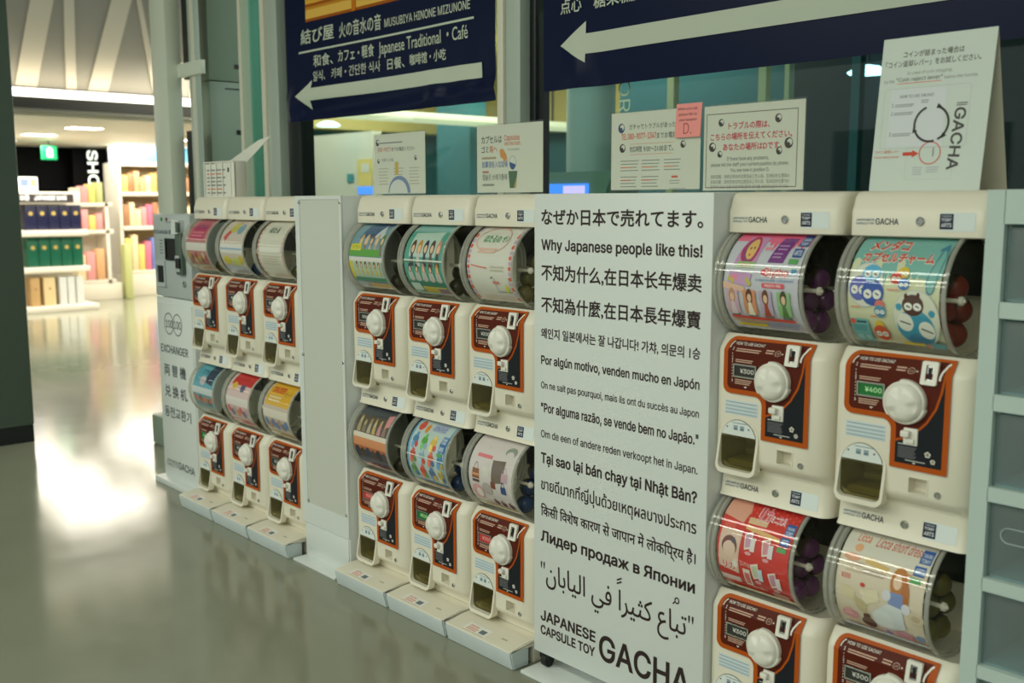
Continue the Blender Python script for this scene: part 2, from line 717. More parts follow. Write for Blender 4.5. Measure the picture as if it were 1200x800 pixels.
# the room behind the glass
LX0, LX1, LY = -6.95, 5.5, 6.2
struct('wall_lounge', boxmesh('wall', 'lounge_teal', LX0, LX1, LY, LY + 0.1, 0, 2.8, smooth=0))
struct('wall_lounge_left', boxmesh('wall', 'lounge_teal', -6.95, -6.90, 3.7, LY, 0, 2.7, smooth=0))
struct('wall_lounge_bulkhead', boxmesh('wall', 'lounge_ceiling', -6.9, -6.6, 3.72, LY - 0.32, 2.02, 2.7, smooth=0))
struct('wall_lounge_bulkhead_back', boxmesh('wall', 'lounge_ceiling', -6.9, -3.2, LY - 0.3, LY, 2.02, 2.7, smooth=0))
struct('wall_lounge_side', boxmesh('wall', 'lounge_dark', LX1, LX1 + 0.1, 0.7, LY, 0, 2.8, smooth=0))
struct('ceiling_lounge', boxmesh('ceiling', 'lounge_ceiling', -6.2, LX1, 2.4, LY, 2.7, 2.8, smooth=0))
struct('ceiling_lounge_front', boxmesh('ceiling', 'lounge_ceiling', -2.4, LX1, 0.72, 2.398, 2.7, 2.8, smooth=0))
struct('wall_partition', boxmesh('wall', 'lounge_cream', -6.6, -5.33, 3.6, 3.7, 0, 1.92, smooth=0))
struct('wall_partition_teal', boxmesh('wall', 'lounge_teal', -5.4, -4.9, 4.4, 4.6, 0, 2.3, smooth=0))
struct('wall_partition_dark', boxmesh('wall', 'lounge_dark', -0.95, 3.2, 3.6, 3.7, 0, 2.7, smooth=0))
struct('wall_partition_green', boxmesh('wall', 'lounge_teal', -2.3, -0.95, 3.6, 3.7, 0, 2.7, smooth=0))
me = MB().tube((-1.53, 2.5, 0), 'z', [(0.14, 0.0), (0.14, 2.7)], 32).mesh('column', 'lounge_column')
struct('column', me)
for x0, x1 in ((-1.385, -1.335), (-0.745, -0.695), (-0.578, -0.55)):
    struct('trim', boxmesh('trim', 'lounge_stripe', x0, x1, 3.0, 3.05, 0, 2.7))
for x in (-0.30, 0.75, 1.02, 1.9):
    struct('trim', boxmesh('trim', 'lounge_teal', x, x + 0.05, 3.2, 3.25, 0, 2.7))

# ------------------------------------------------------------------ the shop across the hall
struct('wall_fascia', boxmesh('wall', 'fascia_grey', -7.12, -7.0, -4.0, 2.95, 2.27, 3.4, smooth=0))
stripes = [((1.04, 1.22), (1.21, 1.40)), ((1.47, 1.56), (1.494, 1.582)), ((1.66, 1.84), (1.89, 2.07)), ((2.27, 2.33), (2.17, 2.215)),
           ((2.42, 2.50), (2.31, 2.37)), ((2.62, 2.74), (2.74, 2.86)), ((0.60, 0.72), (0.50, 0.62)), ((0.2, 0.36), (0.40, 0.56))]
for (a0, a1), (b0, b1) in stripes:
    s = 1.5
    pts = [(a0, 2.275), (a1, 2.275), (a1 + (b1 - a1) * s, 3.38), (a0 + (b0 - a0) * s, 3.38)]
    me = MB().prism(pts, lambda y, z: (-7.0, y, z), lambda y, z: (-6.985, y, z)).mesh('wall_stripe', 'fascia_stripe')
    o = struct('trim', me)
struct('trim', boxmesh('trim', 'lintel_dark', -7.14, -6.93, -4.0, 2.95, 2.262, 2.276))
o = link('light_strip', boxmesh('light_strip', 'strip_glow', -7.12, -6.94, -4.0, 2.95, 2.192, 2.262))
tag(o, 'long bright cove light strip above the shop entrance', 'light strip')
struct('trim', boxmesh('trim', 'lintel_dark', -7.12, -6.96, -4.0, 2.95, 2.10, 2.192))
struct('trim', boxmesh('trim', 'fascia_grey', -7.14, -6.98, -4.0, 2.95, 2.07, 2.10))
struct('ceiling_shop', boxmesh('ceiling', 'shop_white', -13.5, -7.12, -4, 7.0, 2.04, 2.07, smooth=0))
struct('wall_shop_back', boxmesh('wall', 'shop_black', -12.6, -12.5, -4, 3.42, 0, 2.04, smooth=0))
struct('wall_shop_back_pale', boxmesh('wall', 'shop_wall', -13.5, -13.4, 3.3, 7, 0, 2.04, smooth=0))
struct('wall_shop_side', boxmesh('wall', 'shop_wall', -13.4, -7.2, 6.0, 6.1, 0, 2.04, smooth=0))
struct('wall_shop_front', boxmesh('wall', 'shop_black', -7.14, -7.02, 2.96, 6.1, 0, 2.8, smooth=0))
for x, y in [(a, b) for a in (-11.2, -9.75, -8.35) for b in (0.0, 1.6, 3.2, 4.7)]:
    t = thing('ceiling_light', 'square white recessed ceiling light inside the shop', 'ceiling light', (x, y + 0.5, 2.04), 'recessed shop ceiling lights')
    link('trim_ring', boxmesh('trim_ring', 'white_metal', -0.12, 0.12, -0.18, 0.18, -0.006, 0.001), t)
    link('diffuser', boxmesh('diffuser', 'lamp_glow', -0.10, 0.10, -0.16, 0.16, -0.010, -0.004), t)

# hanging exit sign
t = thing('exit_sign', 'green lit exit sign hanging from the shop ceiling', 'sign', (-11.0, 2.61, 1.81))
link('sign_body', boxmesh('sign_body', 'exit_green', -0.03, 0.03, -0.09, 0.09, 0, 0.17, bev=0.006), t)
me = MB()
me.box(0.031, 0.035, -0.035, 0.035, 0.03, 0.13)
me.box(0.031, 0.035, -0.015, 0.015, 0.13, 0.15)
link('running_figure', me.mesh('running_figure', 'exit_white'), t)
link('rod', boxmesh('rod', 'black_metal', -0.008, 0.008, -0.008, 0.008, 0.165, 0.228), t)

# vertical SHOP sign
t = thing('shop_sign', 'tall dark sign with white vertical SHOP lettering at the back of the shop', 'sign', (-12.3, 3.55, 0))
link('sign_panel', boxmesh('sign_panel', 'shop_black', -0.05, 0.05, -0.22, 0.26, 0.0, 2.03, bev=0.004), t)
p = Print(lambda a, b, h: (0.05 + h, a, b), step=0.002)
p.text('SHOP', -0.02, 2.00, 0.15, (250, 255, 250), x1=0.64, rot=-PI / 2, bold=0.03)
link('lettering', p.mesh('lettering', 'letter_glow'), t)
t = thing('banner_stand', 'dark blue poster panel beside the vertical SHOP sign', 'panel', (-12.35, 3.93, 0))
mat('navy_panel', (26, 44, 96), 0.4)
link('panel_board', boxmesh('panel_board', 'navy_panel', -0.03, 0.03, -0.11, 0.11, 0, 2.0, bev=0.004), t)

mat('box_navy', (24, 28, 66), 0.4)
mat('box_green', (16, 96, 72), 0.4)
mat('box_wood', (196, 160, 108), 0.5)
mat('box_beige', (226, 204, 156), 0.5)
mat('box_white', (226, 228, 226), 0.45)
mat('gold', (206, 180, 100), 0.35)
mat('header_grey', (72, 66, 68), 0.6, spec=0.1)
mat('goods_pink', (236, 160, 160), 0.5)
mat('goods_rose', (222, 120, 150), 0.5)
mat('goods_yellow', (236, 212, 120), 0.5)
mat('goods_cream', (240, 222, 180), 0.5)
mat('goods_orange', (228, 176, 128), 0.5)
mat('goods_green', (192, 198, 136), 0.5)
mat('goods_blue', (110, 130, 200), 0.5)
mat('goods_brown', (176, 128, 92), 0.5)
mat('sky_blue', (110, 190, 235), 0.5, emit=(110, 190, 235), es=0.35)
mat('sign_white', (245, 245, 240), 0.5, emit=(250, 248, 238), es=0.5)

# island shelf of boxed sake
IX = -10.0
t = thing('display_shelf', 'white shelf unit with grey JAPANESE SAKE header behind the dark pillar', 'shelf', (IX, 1.8, 0))
link('base', boxmesh('base', 'shop_white', -0.55, 0.12, -0.9, 0.92, 0, 0.07, bev=0.01), t)
link('back_panel', boxmesh('back_panel', 'shop_white', -0.5, -0.46, -0.85, 0.80, 0.07, 1.27), t)
for z0, z1 in ((0.46, 0.525), (0.885, 0.955)):
    link('shelf_board', boxmesh('shelf_board', 'shop_white', -0.5, 0.06, -0.85, 0.86, z0, z1, bev=0.006), t)
h = link('header', boxmesh('header', 'shop_white', -0.5, 0.02, -0.85, 0.80, 1.262, 1.40, bev=0.006), t)
pn = link('header_face', boxmesh('header_face', 'header_grey', 0.018, 0.024, -0.84, 0.72, 1.275, 1.375), h)
p = Print(lambda a, b, hh: (0.024 + hh, a, b), step=0.002)
p.text('JAPANESE SAKE', 0.28, 1.305, 0.05, (250, 250, 245), x1=0.64, bold=0.02)
p.text('日本酒', 0.08, 1.30, 0.06, (250, 250, 245), x1=0.22, bold=0.02)
link('header_lettering', p.mesh('lettering', 'letter_glow'), h)
NB = [('navy', 'box_navy', 0.955, 0.29, 'navy sake gift box with gold emblem on the upper shelf', 'navy boxes on the sake shelf'),
      ('green', 'box_green', 0.525, 0.34, 'green sake gift box with gold emblem on the middle shelf', 'green boxes on the sake shelf')]
for nm, mt, z0, hh, lb, gr in NB:
    for i in range(5):
        y = 2.04 + i * 0.128
        t = thing('gift_box', lb, 'box', (IX - 0.12, y, z0 + 0.003), gr)
        link('carton', boxmesh('carton', mt, -0.10, 0.10, -0.06, 0.06, 0, hh, bev=0.004), t)
        link('emblem', MB().tube((0.1, 0, hh * 0.66), 'x', [(0.024, 0), (0.024, 0.003)], 14).mesh('emblem', 'gold'), t)
for y, w, mt, lb in ((2.03, 0.10, 'box_wood', 'brown wooden gift box at the foot of the sake shelf'), (2.19, 0.13, 'box_beige', 'pale beige gift box at the foot of the sake shelf'),
                     (2.345, 0.08, 'box_white', 'white gift box at the foot of the sake shelf'), (2.44, 0.08, 'box_white', 'white gift box at the foot of the sake shelf'),
                     (2.54, 0.08, 'box_white', 'white gift box at the foot of the sake shelf')):
    t = thing('gift_box', lb, 'box', (IX - 0.08, y, 0.073), 'white boxes under the sake shelf' if mt == 'box_white' else None)
    link('carton', boxmesh('carton', mt, -0.10, 0.10, -w / 2, w / 2, 0, 0.33, bev=0.004), t)
    if mt != 'box_white':
        link('emblem', MB().tube((0.1, 0, 0.2), 'x', [(0.014, 0), (0.014, 0.003)], 12).mesh('emblem', 'goods_brown'), t)
t = thing('price_board', 'small white and yellow picture board on top of the sake shelf', 'sign', (IX - 0.1, 2.06, 1.40))
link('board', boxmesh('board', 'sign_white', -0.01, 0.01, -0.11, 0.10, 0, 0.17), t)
link('picture', boxmesh('picture', 'goods_yellow', 0.01, 0.014, 0.02, 0.08, 0.06, 0.15), t)
link('picture', boxmesh('picture', 'goods_blue', 0.01, 0.014, -0.09, 0.0, 0.06, 0.15), t)


def goods(x, y0, y1, z, n, hs, mts, lb, gr, d=0.16):
    w = (y1 - y0) / n
    for i in range(n):
        mt = mts[(i * 7 + int(z * 10)) % len(mts)]
        hh = hs * (0.72 + 0.28 * ((i * 5 + int(z * 7)) % 4) / 3)
        o = link('goods_box', boxmesh('goods_box', mt, -d / 2, d / 2, -w * 0.45, w * 0.45, 0, hh, bev=0.006), None, (x, y0 + w * (i + 0.5), z + 0.003))
        tag(o, lb, 'package', gr)


# low stand of pink goods
X = -11.1
t = thing('display_shelf', 'low white shelf of pink and green packages below the SHOP sign', 'shelf', (X, 3.15, 0))
link('base', boxmesh('base', 'shop_white', -0.3, 0.1, -0.32, 0.30, 0, 0.22, bev=0.008), t)
for z0 in (0.22, 0.87, 1.22):
    link('shelf_board', boxmesh('shelf_board', 'shop_white', -0.3, 0.1, -0.30, 0.22, z0, z0 + 0.05, bev=0.004), t)
link('side_panel', boxmesh('side_panel', 'shop_white', -0.3, 0.1, 0.12, 0.165, 0.2, 1.27), t)
link('back_panel', boxmesh('back_panel', 'shop_white', -0.3, -0.26, -0.32, 0.165, 0.2, 1.27), t)
goods(X + 0.02, 2.87, 3.26, 1.27, 4, 0.26, ['goods_cream', 'goods_green', 'goods_yellow', 'goods_pink'], 'small pale package on top of the low white shelf', 'packages on the low shelf top')
goods(X + 0.02, 2.87, 3.24, 0.92, 4, 0.26, ['goods_pink', 'goods_orange', 'goods_pink', 'goods_yellow'], 'pink package on the upper board of the low white shelf', 'packages on the low shelf upper board')
goods(X + 0.02, 2.87, 3.24, 0.27, 3, 0.40, ['goods_pink', 'goods_orange', 'goods_cream'], 'tall pink package on the bottom board of the low white shelf', 'packages on the low shelf bottom board')
goods(X + 0.1, 3.47, 3.57, 0.0, 1, 1.0, ['goods_green'], 'pale green display block between the two white shop shelves', None)

# tall white shelf
X = -11.4
t = thing('display_shelf', 'tall white shelf of sweets with white and blue header beside the change machine', 'shelf', (X, 4.3, 0))
link('base', boxmesh('base', 'shop_white', -0.4, 0.1, -0.72, 0.9, 0, 0.30, bev=0.01), t)
for z0 in (0.30, 0.90, 1.36, 1.76):
    link('shelf_board', boxmesh('shelf_board', 'shop_white', -0.4, 0.1, -0.70, 0.9, z0, z0 + 0.05, bev=0.004), t)
for y in (-0.72, 0.88):
    link('side_panel', boxmesh('side_panel', 'shop_white', -0.4, 0.1, y, y + 0.04, 0.3, 1.8), t)
link('back_panel', boxmesh('back_panel', 'goods_cream', -0.4, -0.36, -0.7, 0.9, 0.3, 1.8), t)
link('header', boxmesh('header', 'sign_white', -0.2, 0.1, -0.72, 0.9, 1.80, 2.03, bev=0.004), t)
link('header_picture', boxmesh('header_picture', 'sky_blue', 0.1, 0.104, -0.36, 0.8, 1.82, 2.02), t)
goods(X, 3.64, 5.1, 0.35, 16, 0.48, ['goods_rose', 'goods_blue', 'goods_yellow', 'goods_yellow', 'goods_cream', 'goods_yellow'], 'bright package on the lowest board of the tall white shelf', 'packages on the tall shelf lowest board')
goods(X, 3.64, 5.1, 0.95, 18, 0.32, ['goods_pink', 'goods_cream', 'goods_rose', 'goods_cream', 'goods_brown'], 'pink package on the second board of the tall white shelf', 'packages on the tall shelf second board')
goods(X, 3.64, 5.1, 1.41, 18, 0.28, ['goods_orange', 'goods_brown', 'goods_cream', 'goods_orange', 'goods_yellow'], 'orange package on the top board of the tall white shelf', 'packages on the tall shelf top board')

# ------------------------------------------------------------------ things behind the glass
o = link('light_strip', boxmesh('light_strip', 'lounge_glow', -0.22, 0.22, -0.9, 2.2, 0, 0.05, bev=0.004), None, (-4.62, 3.6, 1.97))
tag(o, 'long pale light strip hanging behind the glass under the left banner', 'light strip')
hang = MB()
hang.box(-0.008, 0.008, -0.6, -0.584, 0.03, 0.73)
hang.box(-0.008, 0.008, 1.6, 1.616, 0.03, 0.73)
link('hanger', hang.mesh('hanger', 'black_metal'), o)
t = thing('wall_poster', 'yellow poster on the cream wall behind the glass', 'poster', (-5.47, 3.597, 1.42))
link('sheet', boxmesh('sheet', 'goods_yellow', -0.10, 0.13, -0.008, 0.0, 0, 0.25), t)
link('picture', boxmesh('picture', 'paper_white', -0.03, 0.09, -0.011, -0.008, 0.13, 0.21), t)
link('blue_strip', boxmesh('blue_strip', 'screen_blue', -0.10, 0.13, -0.009, 0.001, -0.07, 0), t)
mat('teal_card', (60, 150, 160), 0.5)
o = link('wall_notice', boxmesh('wall_notice', 'teal_card', -0.05, 0.05, -0.008, 0, 0, 0.08), None, (-5.70, 3.597, 1.46))
tag(o, 'small teal notice on the cream wall behind the glass', 'notice')
for (x, y), lb in (((-5.64, 3.33), 'oval ceiling light glowing behind the glass left of the light strip'), ((-0.33, 3.42), 'oval ceiling light glowing behind the glass beside the tent sign')):
    t = thing('pendant_light', lb, 'lamp', (x, y, 1.965))
    link('lamp_shade', MB().tube((0, 0, 0), 'z', [(0.10, 0.0), (0.11, 0.01), (0.06, 0.04), (0.01, 0.05)], 24).mesh('lamp_shade', 'cool_glow'), t)
    link('cord', MB().tube((0, 0, 0), 'z', [(0.004, 0.05), (0.004, 0.735)], 8).mesh('cord', 'black_metal'), t)
t = thing('ticket_kiosk', 'pale green kiosk with blue screen behind the glass beside the board', 'kiosk', (-1.17, 2.0, 0))
link('stand', boxmesh('stand', 'lounge_green', -0.12, 0.12, -0.05, 0.15, 0, 1.28, bev=0.01), t)
hd = MB()
hd.prism([(-0.30, 1.25), (0.30, 1.25), (0.38, 1.43), (-0.38, 1.43)], lambda a, b: (a, -0.12, b), lambda a, b: (a, 0.12, b))
link('head', hd.mesh('head', 'lounge_green'), t)
link('screen', boxmesh('screen', 'screen_blue', -0.24, 0.22, -0.128, -0.12, 1.27, 1.37), t)
link('screen_panel', boxmesh('screen_panel', 'screen_lilac', 0.05, 0.20, -0.132, -0.128, 1.28, 1.36), t)
p = Print(front_map(0.631))
p.text('FLOOR', 0.372, 1.805, 0.050, (190, 215, 185), x1=0.612, rot=-PI / 2)
o = link('window_lettering', p.mesh('window_lettering', 'print_paper'))
tag(o, 'pale vertical lettering on the glass above the notice with the pink note', 'lettering')

# sideboard under the windows of that room
o = link('counter', boxmesh('counter', 'lounge_stripe', -1.2, 1.2, -0.25, 0.25, 0, 1.25, bev=0.01), None, (-3.4, 5.2, 0))
tag(o, 'low pale counter at the back of the room behind the glass', 'counter')
# ------------------------------------------------------------------ capsule toy machines
# local frame of one machine: x = 0 at the right edge of the orange plate, y = 0 in its plane, z = 0 at its foot
PITCH_X, ORX, CX, XW = 0.30, 0.765, 1.4851, -1.2152
TIER = 0.6015
DC, DZ, DR = 0.090, 0.340, 0.1235         # drum centre (y, z) and radius
DX0, DX1 = -0.229, -0.003
PR = 0.1140                                # poster radius


def yf(z):
    return 0.0 if z <= 0.19 else (z - 0.19) / 0.031 * 0.023


def sl(z):
    return (z - 0.172) * 0.22 - 0.001


def rr_loop(z, xl, xr, y0, yb, rl, rr, n=5):
    pts = [(xl, yb)]
    for k in range(n + 1):
        a = PI + PI / 2 * k / n
        pts.append((xl + rl + rl * math.cos(a), y0 + rl + rl * math.sin(a)))
    for k in range(n + 1):
        a = 1.5 * PI + PI / 2 * k / n
        pts.append((xr - rr + rr * math.cos(a), y0 + rr + rr * math.sin(a)))
    pts.append((xr, yb))
    return [(p[0], p[1], z) for p in pts]


def loft(m, levels):
    ls = [m.loop(rr_loop(*l)) for l in levels]
    for a, b in zip(ls, ls[1:]):
        m.bridge(a, b)
    m.cap(ls[0], True)
    m.cap(ls[-1])


def arch(cx, w, zb, zc, n=14, rb=0.012):
    r = w / 2
    pts = []
    for k in range(n + 1):
        a = PI * k / n
        pts.append((cx + r * math.cos(a), zc + r * math.sin(a)))
    for k in range(5):
        a = PI + PI / 2 * k / 4
        pts.append((cx - r + rb + rb * math.cos(a), zb + rb + rb * math.sin(a)))
    for k in range(5):
        a = 1.5 * PI + PI / 2 * k / 4
        pts.append((cx + r - rb + rb * math.cos(a), zb + rb + rb * math.sin(a)))
    return pts


HX, HW, HZB, HZC = -0.1725, 0.096, -0.080, -0.0115


def body_mesh(upper, oz):
    m = MB()
    L = []
    if upper:
        L += [(-0.136, -0.232, 0.040, 0.046, 0.335, 0.006, 0.018), (-0.151, -0.234, 0.044, 0.026, 0.34, 0.008, 0.026), (-0.149, -0.236, 0.046, 0.018, 0.34, 0.010, 0.028),
              (-0.140, -0.236, 0.046, 0.024, 0.34, 0.010, 0.028), (-0.088, -0.236, 0.046, 0.032, 0.34, 0.010, 0.028), (-0.076, -0.236, 0.046, 0.030, 0.34, 0.010, 0.028)]
    else:
        L += [(-0.099, -0.236, 0.046, 0.034, 0.34, 0.010, 0.028), (-0.080, -0.236, 0.046, 0.030, 0.34, 0.010, 0.028)]
    L += [(-0.062, -0.236, 0.046, 0.010, 0.34, 0.010, 0.034), (-0.052, -0.236, 0.046, 0.004, 0.34, 0.010, 0.036), (0.186, -0.236, 0.046, 0.004, 0.34, 0.010, 0.036),
          (0.194, -0.236, 0.046, 0.007, 0.34, 0.010, 0.036), (0.221, -0.236, 0.046, 0.0275, 0.34, 0.010, 0.034), (0.225, -0.234, 0.044, 0.034, 0.34, 0.010, 0.030), (0.212, -0.230, 0.040, 0.046, 0.336, 0.008, 0.024)]
    loft(m, L)
    bmesh.ops.translate(m.bm, verts=m.bm.verts, vec=(0, 0, oz))
    me = m.mesh('body', ['cream_plastic', 'cream_inner'], 0)
    c = MB()
    c.prism(arch(HX, HW, HZB, HZC), lambda a, b: (a, -0.05, b + oz), lambda a, b: (a, 0.10, b + oz))
    c.prism([(-0.073, -0.046), (-0.035, -0.046), (-0.035, -0.015), (-0.073, -0.015)], lambda a, b: (a, -0.05, b + oz), lambda a, b: (a, 0.03, b + oz))
    cm = c.mesh('cut', ['cream_inner', 'cream_inner'], 0)
    a, b = link('tmp_a', me), link('tmp_b', cm)
    md = a.modifiers.new('b', 'BOOLEAN')
    md.object = b
    md.solver = 'EXACT'
    md.operation = 'DIFFERENCE'
    try:
        md.material_mode = 'TRANSFER'
    except Exception:
        pass
    dg = bpy.context.evaluated_depsgraph_get()
    dg.update()
    out = bpy.data.meshes.new_from_object(a.evaluated_get(dg))
    bpy.data.objects.remove(a)
    bpy.data.objects.remove(b)
    out.materials.clear()
    out.materials.append(MATS['cream_plastic'])
    bm = bmesh.new()
    bm.from_mesh(out)
    for f in bm.faces:
        f.material_index = 0
    # the post behind the drum
    z0, z1 = 0.20 + oz, 0.4615 + oz
    vs = [bm.verts.new((x, y, z)) for z in (z0, z1) for x, y in ((-0.225, 0.222), (0.034, 0.222), (0.034, 0.330), (-0.225, 0.330))]
    for f in ((3, 2, 1, 0), (4, 5, 6, 7), (0, 1, 5, 4), (1, 2, 6, 5), (2, 3, 7, 6), (3, 0, 4, 7)):
        bm.faces.new([vs[i] for i in f])
    bm.to_mesh(out)
    bm.free()
    return finish(out, 40)


ORANGE, BROWN, BLACK = (184, 84, 18), (88, 28, 12), (28, 32, 38)
INK, WHITE = (40, 52, 70), (236, 232, 222)


def plate_mesh(oz):
    p = Print(lambda a, b, h: (a, yf(b) - h * 0.8, b + oz), breaks=(0.19, 0.1901))
    out = fillet([(0.003, 0.0, 0.002), (0.003, 0.221, 0), (-0.216, 0.221, 0.024), (-0.216, 0.094, 0.018), (-0.113, 0.094, 0.020), (-0.113, 0.0, 0.002)], 6)
    p.poly(out, ORANGE, 0)
    p.poly(fillet([(-0.008, 0.011), (-0.008, 0.216), (-0.205, 0.213, 0.014), (-0.205, 0.105, 0.011), (-0.102, 0.105, 0.026), (-0.102, 0.011)], 6), BROWN, 1)
    arc = [(-0.0085, 0.206), (-0.010, 0.185), (-0.014, 0.160), (-0.024, 0.126), (-0.041, 0.097), (-0.062, 0.075), (-0.082, 0.063), (-0.102, 0.055)]
    p.poly([(-0.008, 0.206)] + arc + [(-0.102, 0.011), (-0.008, 0.011)], BLACK, 2)
    p.band(arc, 0.0045, ORANGE, 3)
    p.layer = 4
    p.text('HOW TO USE GACHA?', -0.190, 0.2035, 0.0062, WHITE, x1=-0.116, bold=0.02, res=2)
    for n, z in ((1, 0.192), (2, 0.168), (3, 0.121)):
        p.text(str(n), -0.1935, z, 0.006, WHITE, bold=0.03, res=2, layer=4)
    p.lines(-0.184, -0.120, 0.1955, 0.0022, 0.0042, 2, (206, 170, 150), layer=4)
    p.lines(-0.184, -0.138, 0.1715, 0.0022, 0.0042, 2, (206, 170, 150), layer=4)
    p.lines(-0.184, -0.140, 0.1265, 0.0022, 0.0042, 3, (206, 170, 150), layer=4)
    for k in range(9):
        z = 0.183 - k * 0.0065
        if not 0.164 < z < 0.175:
            p.rect(-0.1925, -0.1912, z, z + 0.003, WHITE, 4)
    p.band(ell(-0.190, 0.197, 0.012, 0.014, 6, PI * 0.62, PI * 1.02), 0.0022, WHITE, 4)
    p.poly([(-0.156, 0.109), (-0.152, 0.113), (-0.160, 0.113)], WHITE, 4)
    # coin diagram at upper right
    p.text('100', -0.082, 0.1925, 0.0042, (206, 170, 150), bold=0.02, res=2)
    p.band(ell(-0.0775, 0.1945, 0.0072, 0.0055, 14), 0.0009, (216, 186, 166), 4, closed=True)
    p.poly([(-0.067, 0.1965), (-0.067, 0.1925), (-0.0635, 0.1945)], WHITE, 4)
    p.lines(-0.108, -0.088, 0.1985, 0.0026, 0.005, 2, (206, 170, 150), layer=4)
    # white sweep beside the coin slot
    p.band([(-0.0195, 0.182), (-0.017, 0.197), (-0.010, 0.210), (-0.006, 0.2135)], 0.0042, WHITE, 4)
    # small print and blossoms on the black field
    p.lines(-0.096, -0.058, 0.044, 0.0016, 0.0034, 7, (120, 120, 124), layer=4)
    p.rect(-0.096, -0.066, 0.0485, 0.0505, (200, 200, 196), 4)
    p.lines(-0.080, -0.040, 0.0185, 0.0018, 0.0036, 1, (200, 200, 196), layer=4)
    p.poly([(-0.062, 0.0125), (-0.058, 0.0155), (-0.066, 0.0155)], WHITE, 4)
    for cx, cz, r in ((-0.0355, 0.036, 0.0058), (-0.0245, 0.0235, 0.0048)):
        for k in range(5):
            a = PI / 2 + k * 2 * PI / 5
            p.ell(cx + r * 0.55 * math.cos(a), cz + r * 0.55 * math.sin(a), r * 0.52, r * 0.52, WHITE, 4, n=10)
        p.ell(cx, cz, r * 0.2, r * 0.2, (190, 160, 90), 5, n=8)
    return p.mesh('front_plate', 'print_plastic')


def dial_mesh(oz):
    m = MB()
    cx, cz = -0.0835, 0.1330 + oz
    rings = []
    prof = [(1.0, 0.0), (1.0, -0.010), (0.955, -0.0125), (0.93, -0.0125), (0.90, -0.017), (0.78, -0.024), (0.66, -0.0268), (0.55, -0.0285), (0.42, -0.0295), (0.30, -0.030), (0.10, -0.030)]
    n = 64
    for f, y in prof:
        pts = []
        for k in range(n):
            a = 2 * PI * k / n
            saw = ((a * 3 / (2 * PI) + 0.13) % 1.0)
            lobe = 0.0416 + (0.0034 * saw if f > 0.94 else 0.0)
            r = lobe * f
            dip = 0.0062 * max(0.0, math.cos(3 * a + 0.6)) ** 1.5 * math.exp(-((f - 0.62) / 0.22) ** 2) if f < 0.92 else 0
            pts.append((cx + r * math.cos(a), y + dip, cz + r * math.sin(a)))
        rings.append(m.loop(pts))
    for a, b in zip(rings, rings[1:]):
        m.bridge(a, b)
    m.cap(rings[0], True)
    m.cap(rings[-1])
    return m.mesh('dial', 'white_plastic', 30)


def clear_shell_mesh(oz):
    m = MB()
    m.tube((0, DC, DZ + oz), 'x', [(0.1188, DX0 + 0.004), (0.1188, DX1 - 0.004)], 72)
    return m.mesh('drum', 'acrylic', 40)


def rim_mesh(oz, x, s):
    m = MB()
    m.tube((0, DC, DZ + oz), 'x', [(0.1192, x + s * 0.010), (0.1228, x + s * 0.008), (DR, x + s * 0.004), (0.1225, x), (0.1180, x), (0.1180, x + s * 0.010)], 72, closed=True)
    return m.mesh('drum_rim', 'acrylic_rim', 40)


def hopper_mesh(oz):
    m = MB()
    ro, ri, a0, a1, n = 0.1120, 0.1085, math.radians(62), math.radians(186), 22
    x0, x1 = DX0 + 0.034, DX1 - 0.012
    rows = []
    for k in range(n + 1):
        a = a0 + (a1 - a0) * k / n
        c, s = -math.cos(a), math.sin(a)
        rows.append([m.bm.verts.new((x, DC + r * c, DZ + oz + r * s)) for x, r in ((x0, ro), (x1, ro), (x1, ri), (x0, ri))])
    for a, b in zip(rows, rows[1:]):
        m.bridge(a, b)
    m.cap(rows[0], True)
    m.cap(rows[-1])
    return m.mesh('hopper', 'hopper_dark', 40)


def boss_mesh(oz):
    m = MB()
    m.tube((0, 0.036, 0.332 + oz), 'x', [(0.0045, DX1 - 0.050), (0.0045, DX1 - 0.006), (0.009, DX1 - 0.004), (0.009, DX1 + 0.002), (0.006, DX1 + 0.005)], 20)
    m.tube((0, 0.036, 0.332 + oz), 'x', [(0.0045, DX1 + 0.003), (0.0035, DX1 + 0.008)], 14)
    return m.mesh('drum_screw', 'cream_plastic', 40)


def strip_print(oz, z, y, k=0.0):
    """label strip: lettering, blue logo square"""
    p = Print(lambda a, b, h: (a, y + (z - b) * k - h, b + oz), breaks=())
    p.rect(-0.046, 0.018, z - 0.018, z + 0.017, (226, 234, 234), 0)
    p.layer = 1
    p.text('JAPANESE', -0.222, z - 0.0005, 0.0045, (74, 110, 140), x1=-0.182, bold=0.02, res=2)
    p.text('CAPSULE TOY', -0.222, z - 0.0075, 0.0045, (74, 110, 140), x1=-0.182, bold=0.02, res=2)
    p.text('GACHA', -0.180, z - 0.0075, 0.0125, INK, x1=-0.132, bold=0.02, res=2)
    p.rect(-0.0535 + 0.004, -0.0245 + 0.001, z - 0.0145, z + 0.0145, (30, 38, 60), 1)
    p.text('TAKARA', -0.0465, z + 0.0085, 0.0035, (200, 206, 216), x1=-0.0265, bold=0.03, res=2, layer=2)
    p.text('TOMY', -0.0465, z + 0.0005, 0.006, (226, 230, 236), x1=-0.0265, bold=0.04, res=2, layer=2)
    p.text('ARTS', -0.0465, z - 0.0105, 0.008, (226, 230, 236), x1=-0.0265, bold=0.04, res=2, layer=2)
    return p.mesh('label', 'print_plastic')


def lock_mesh(x, y, z, r, d=0.004):
    return MB().tube((x, y, z), 'y', [(r, 0.003), (r, -d + 0.001), (r * 0.86, -d), (r * 0.6, -d), (r * 0.55, -d + 0.0015), (r * 0.2, -d + 0.0015)], 20).mesh('lock', 'chrome', 40)


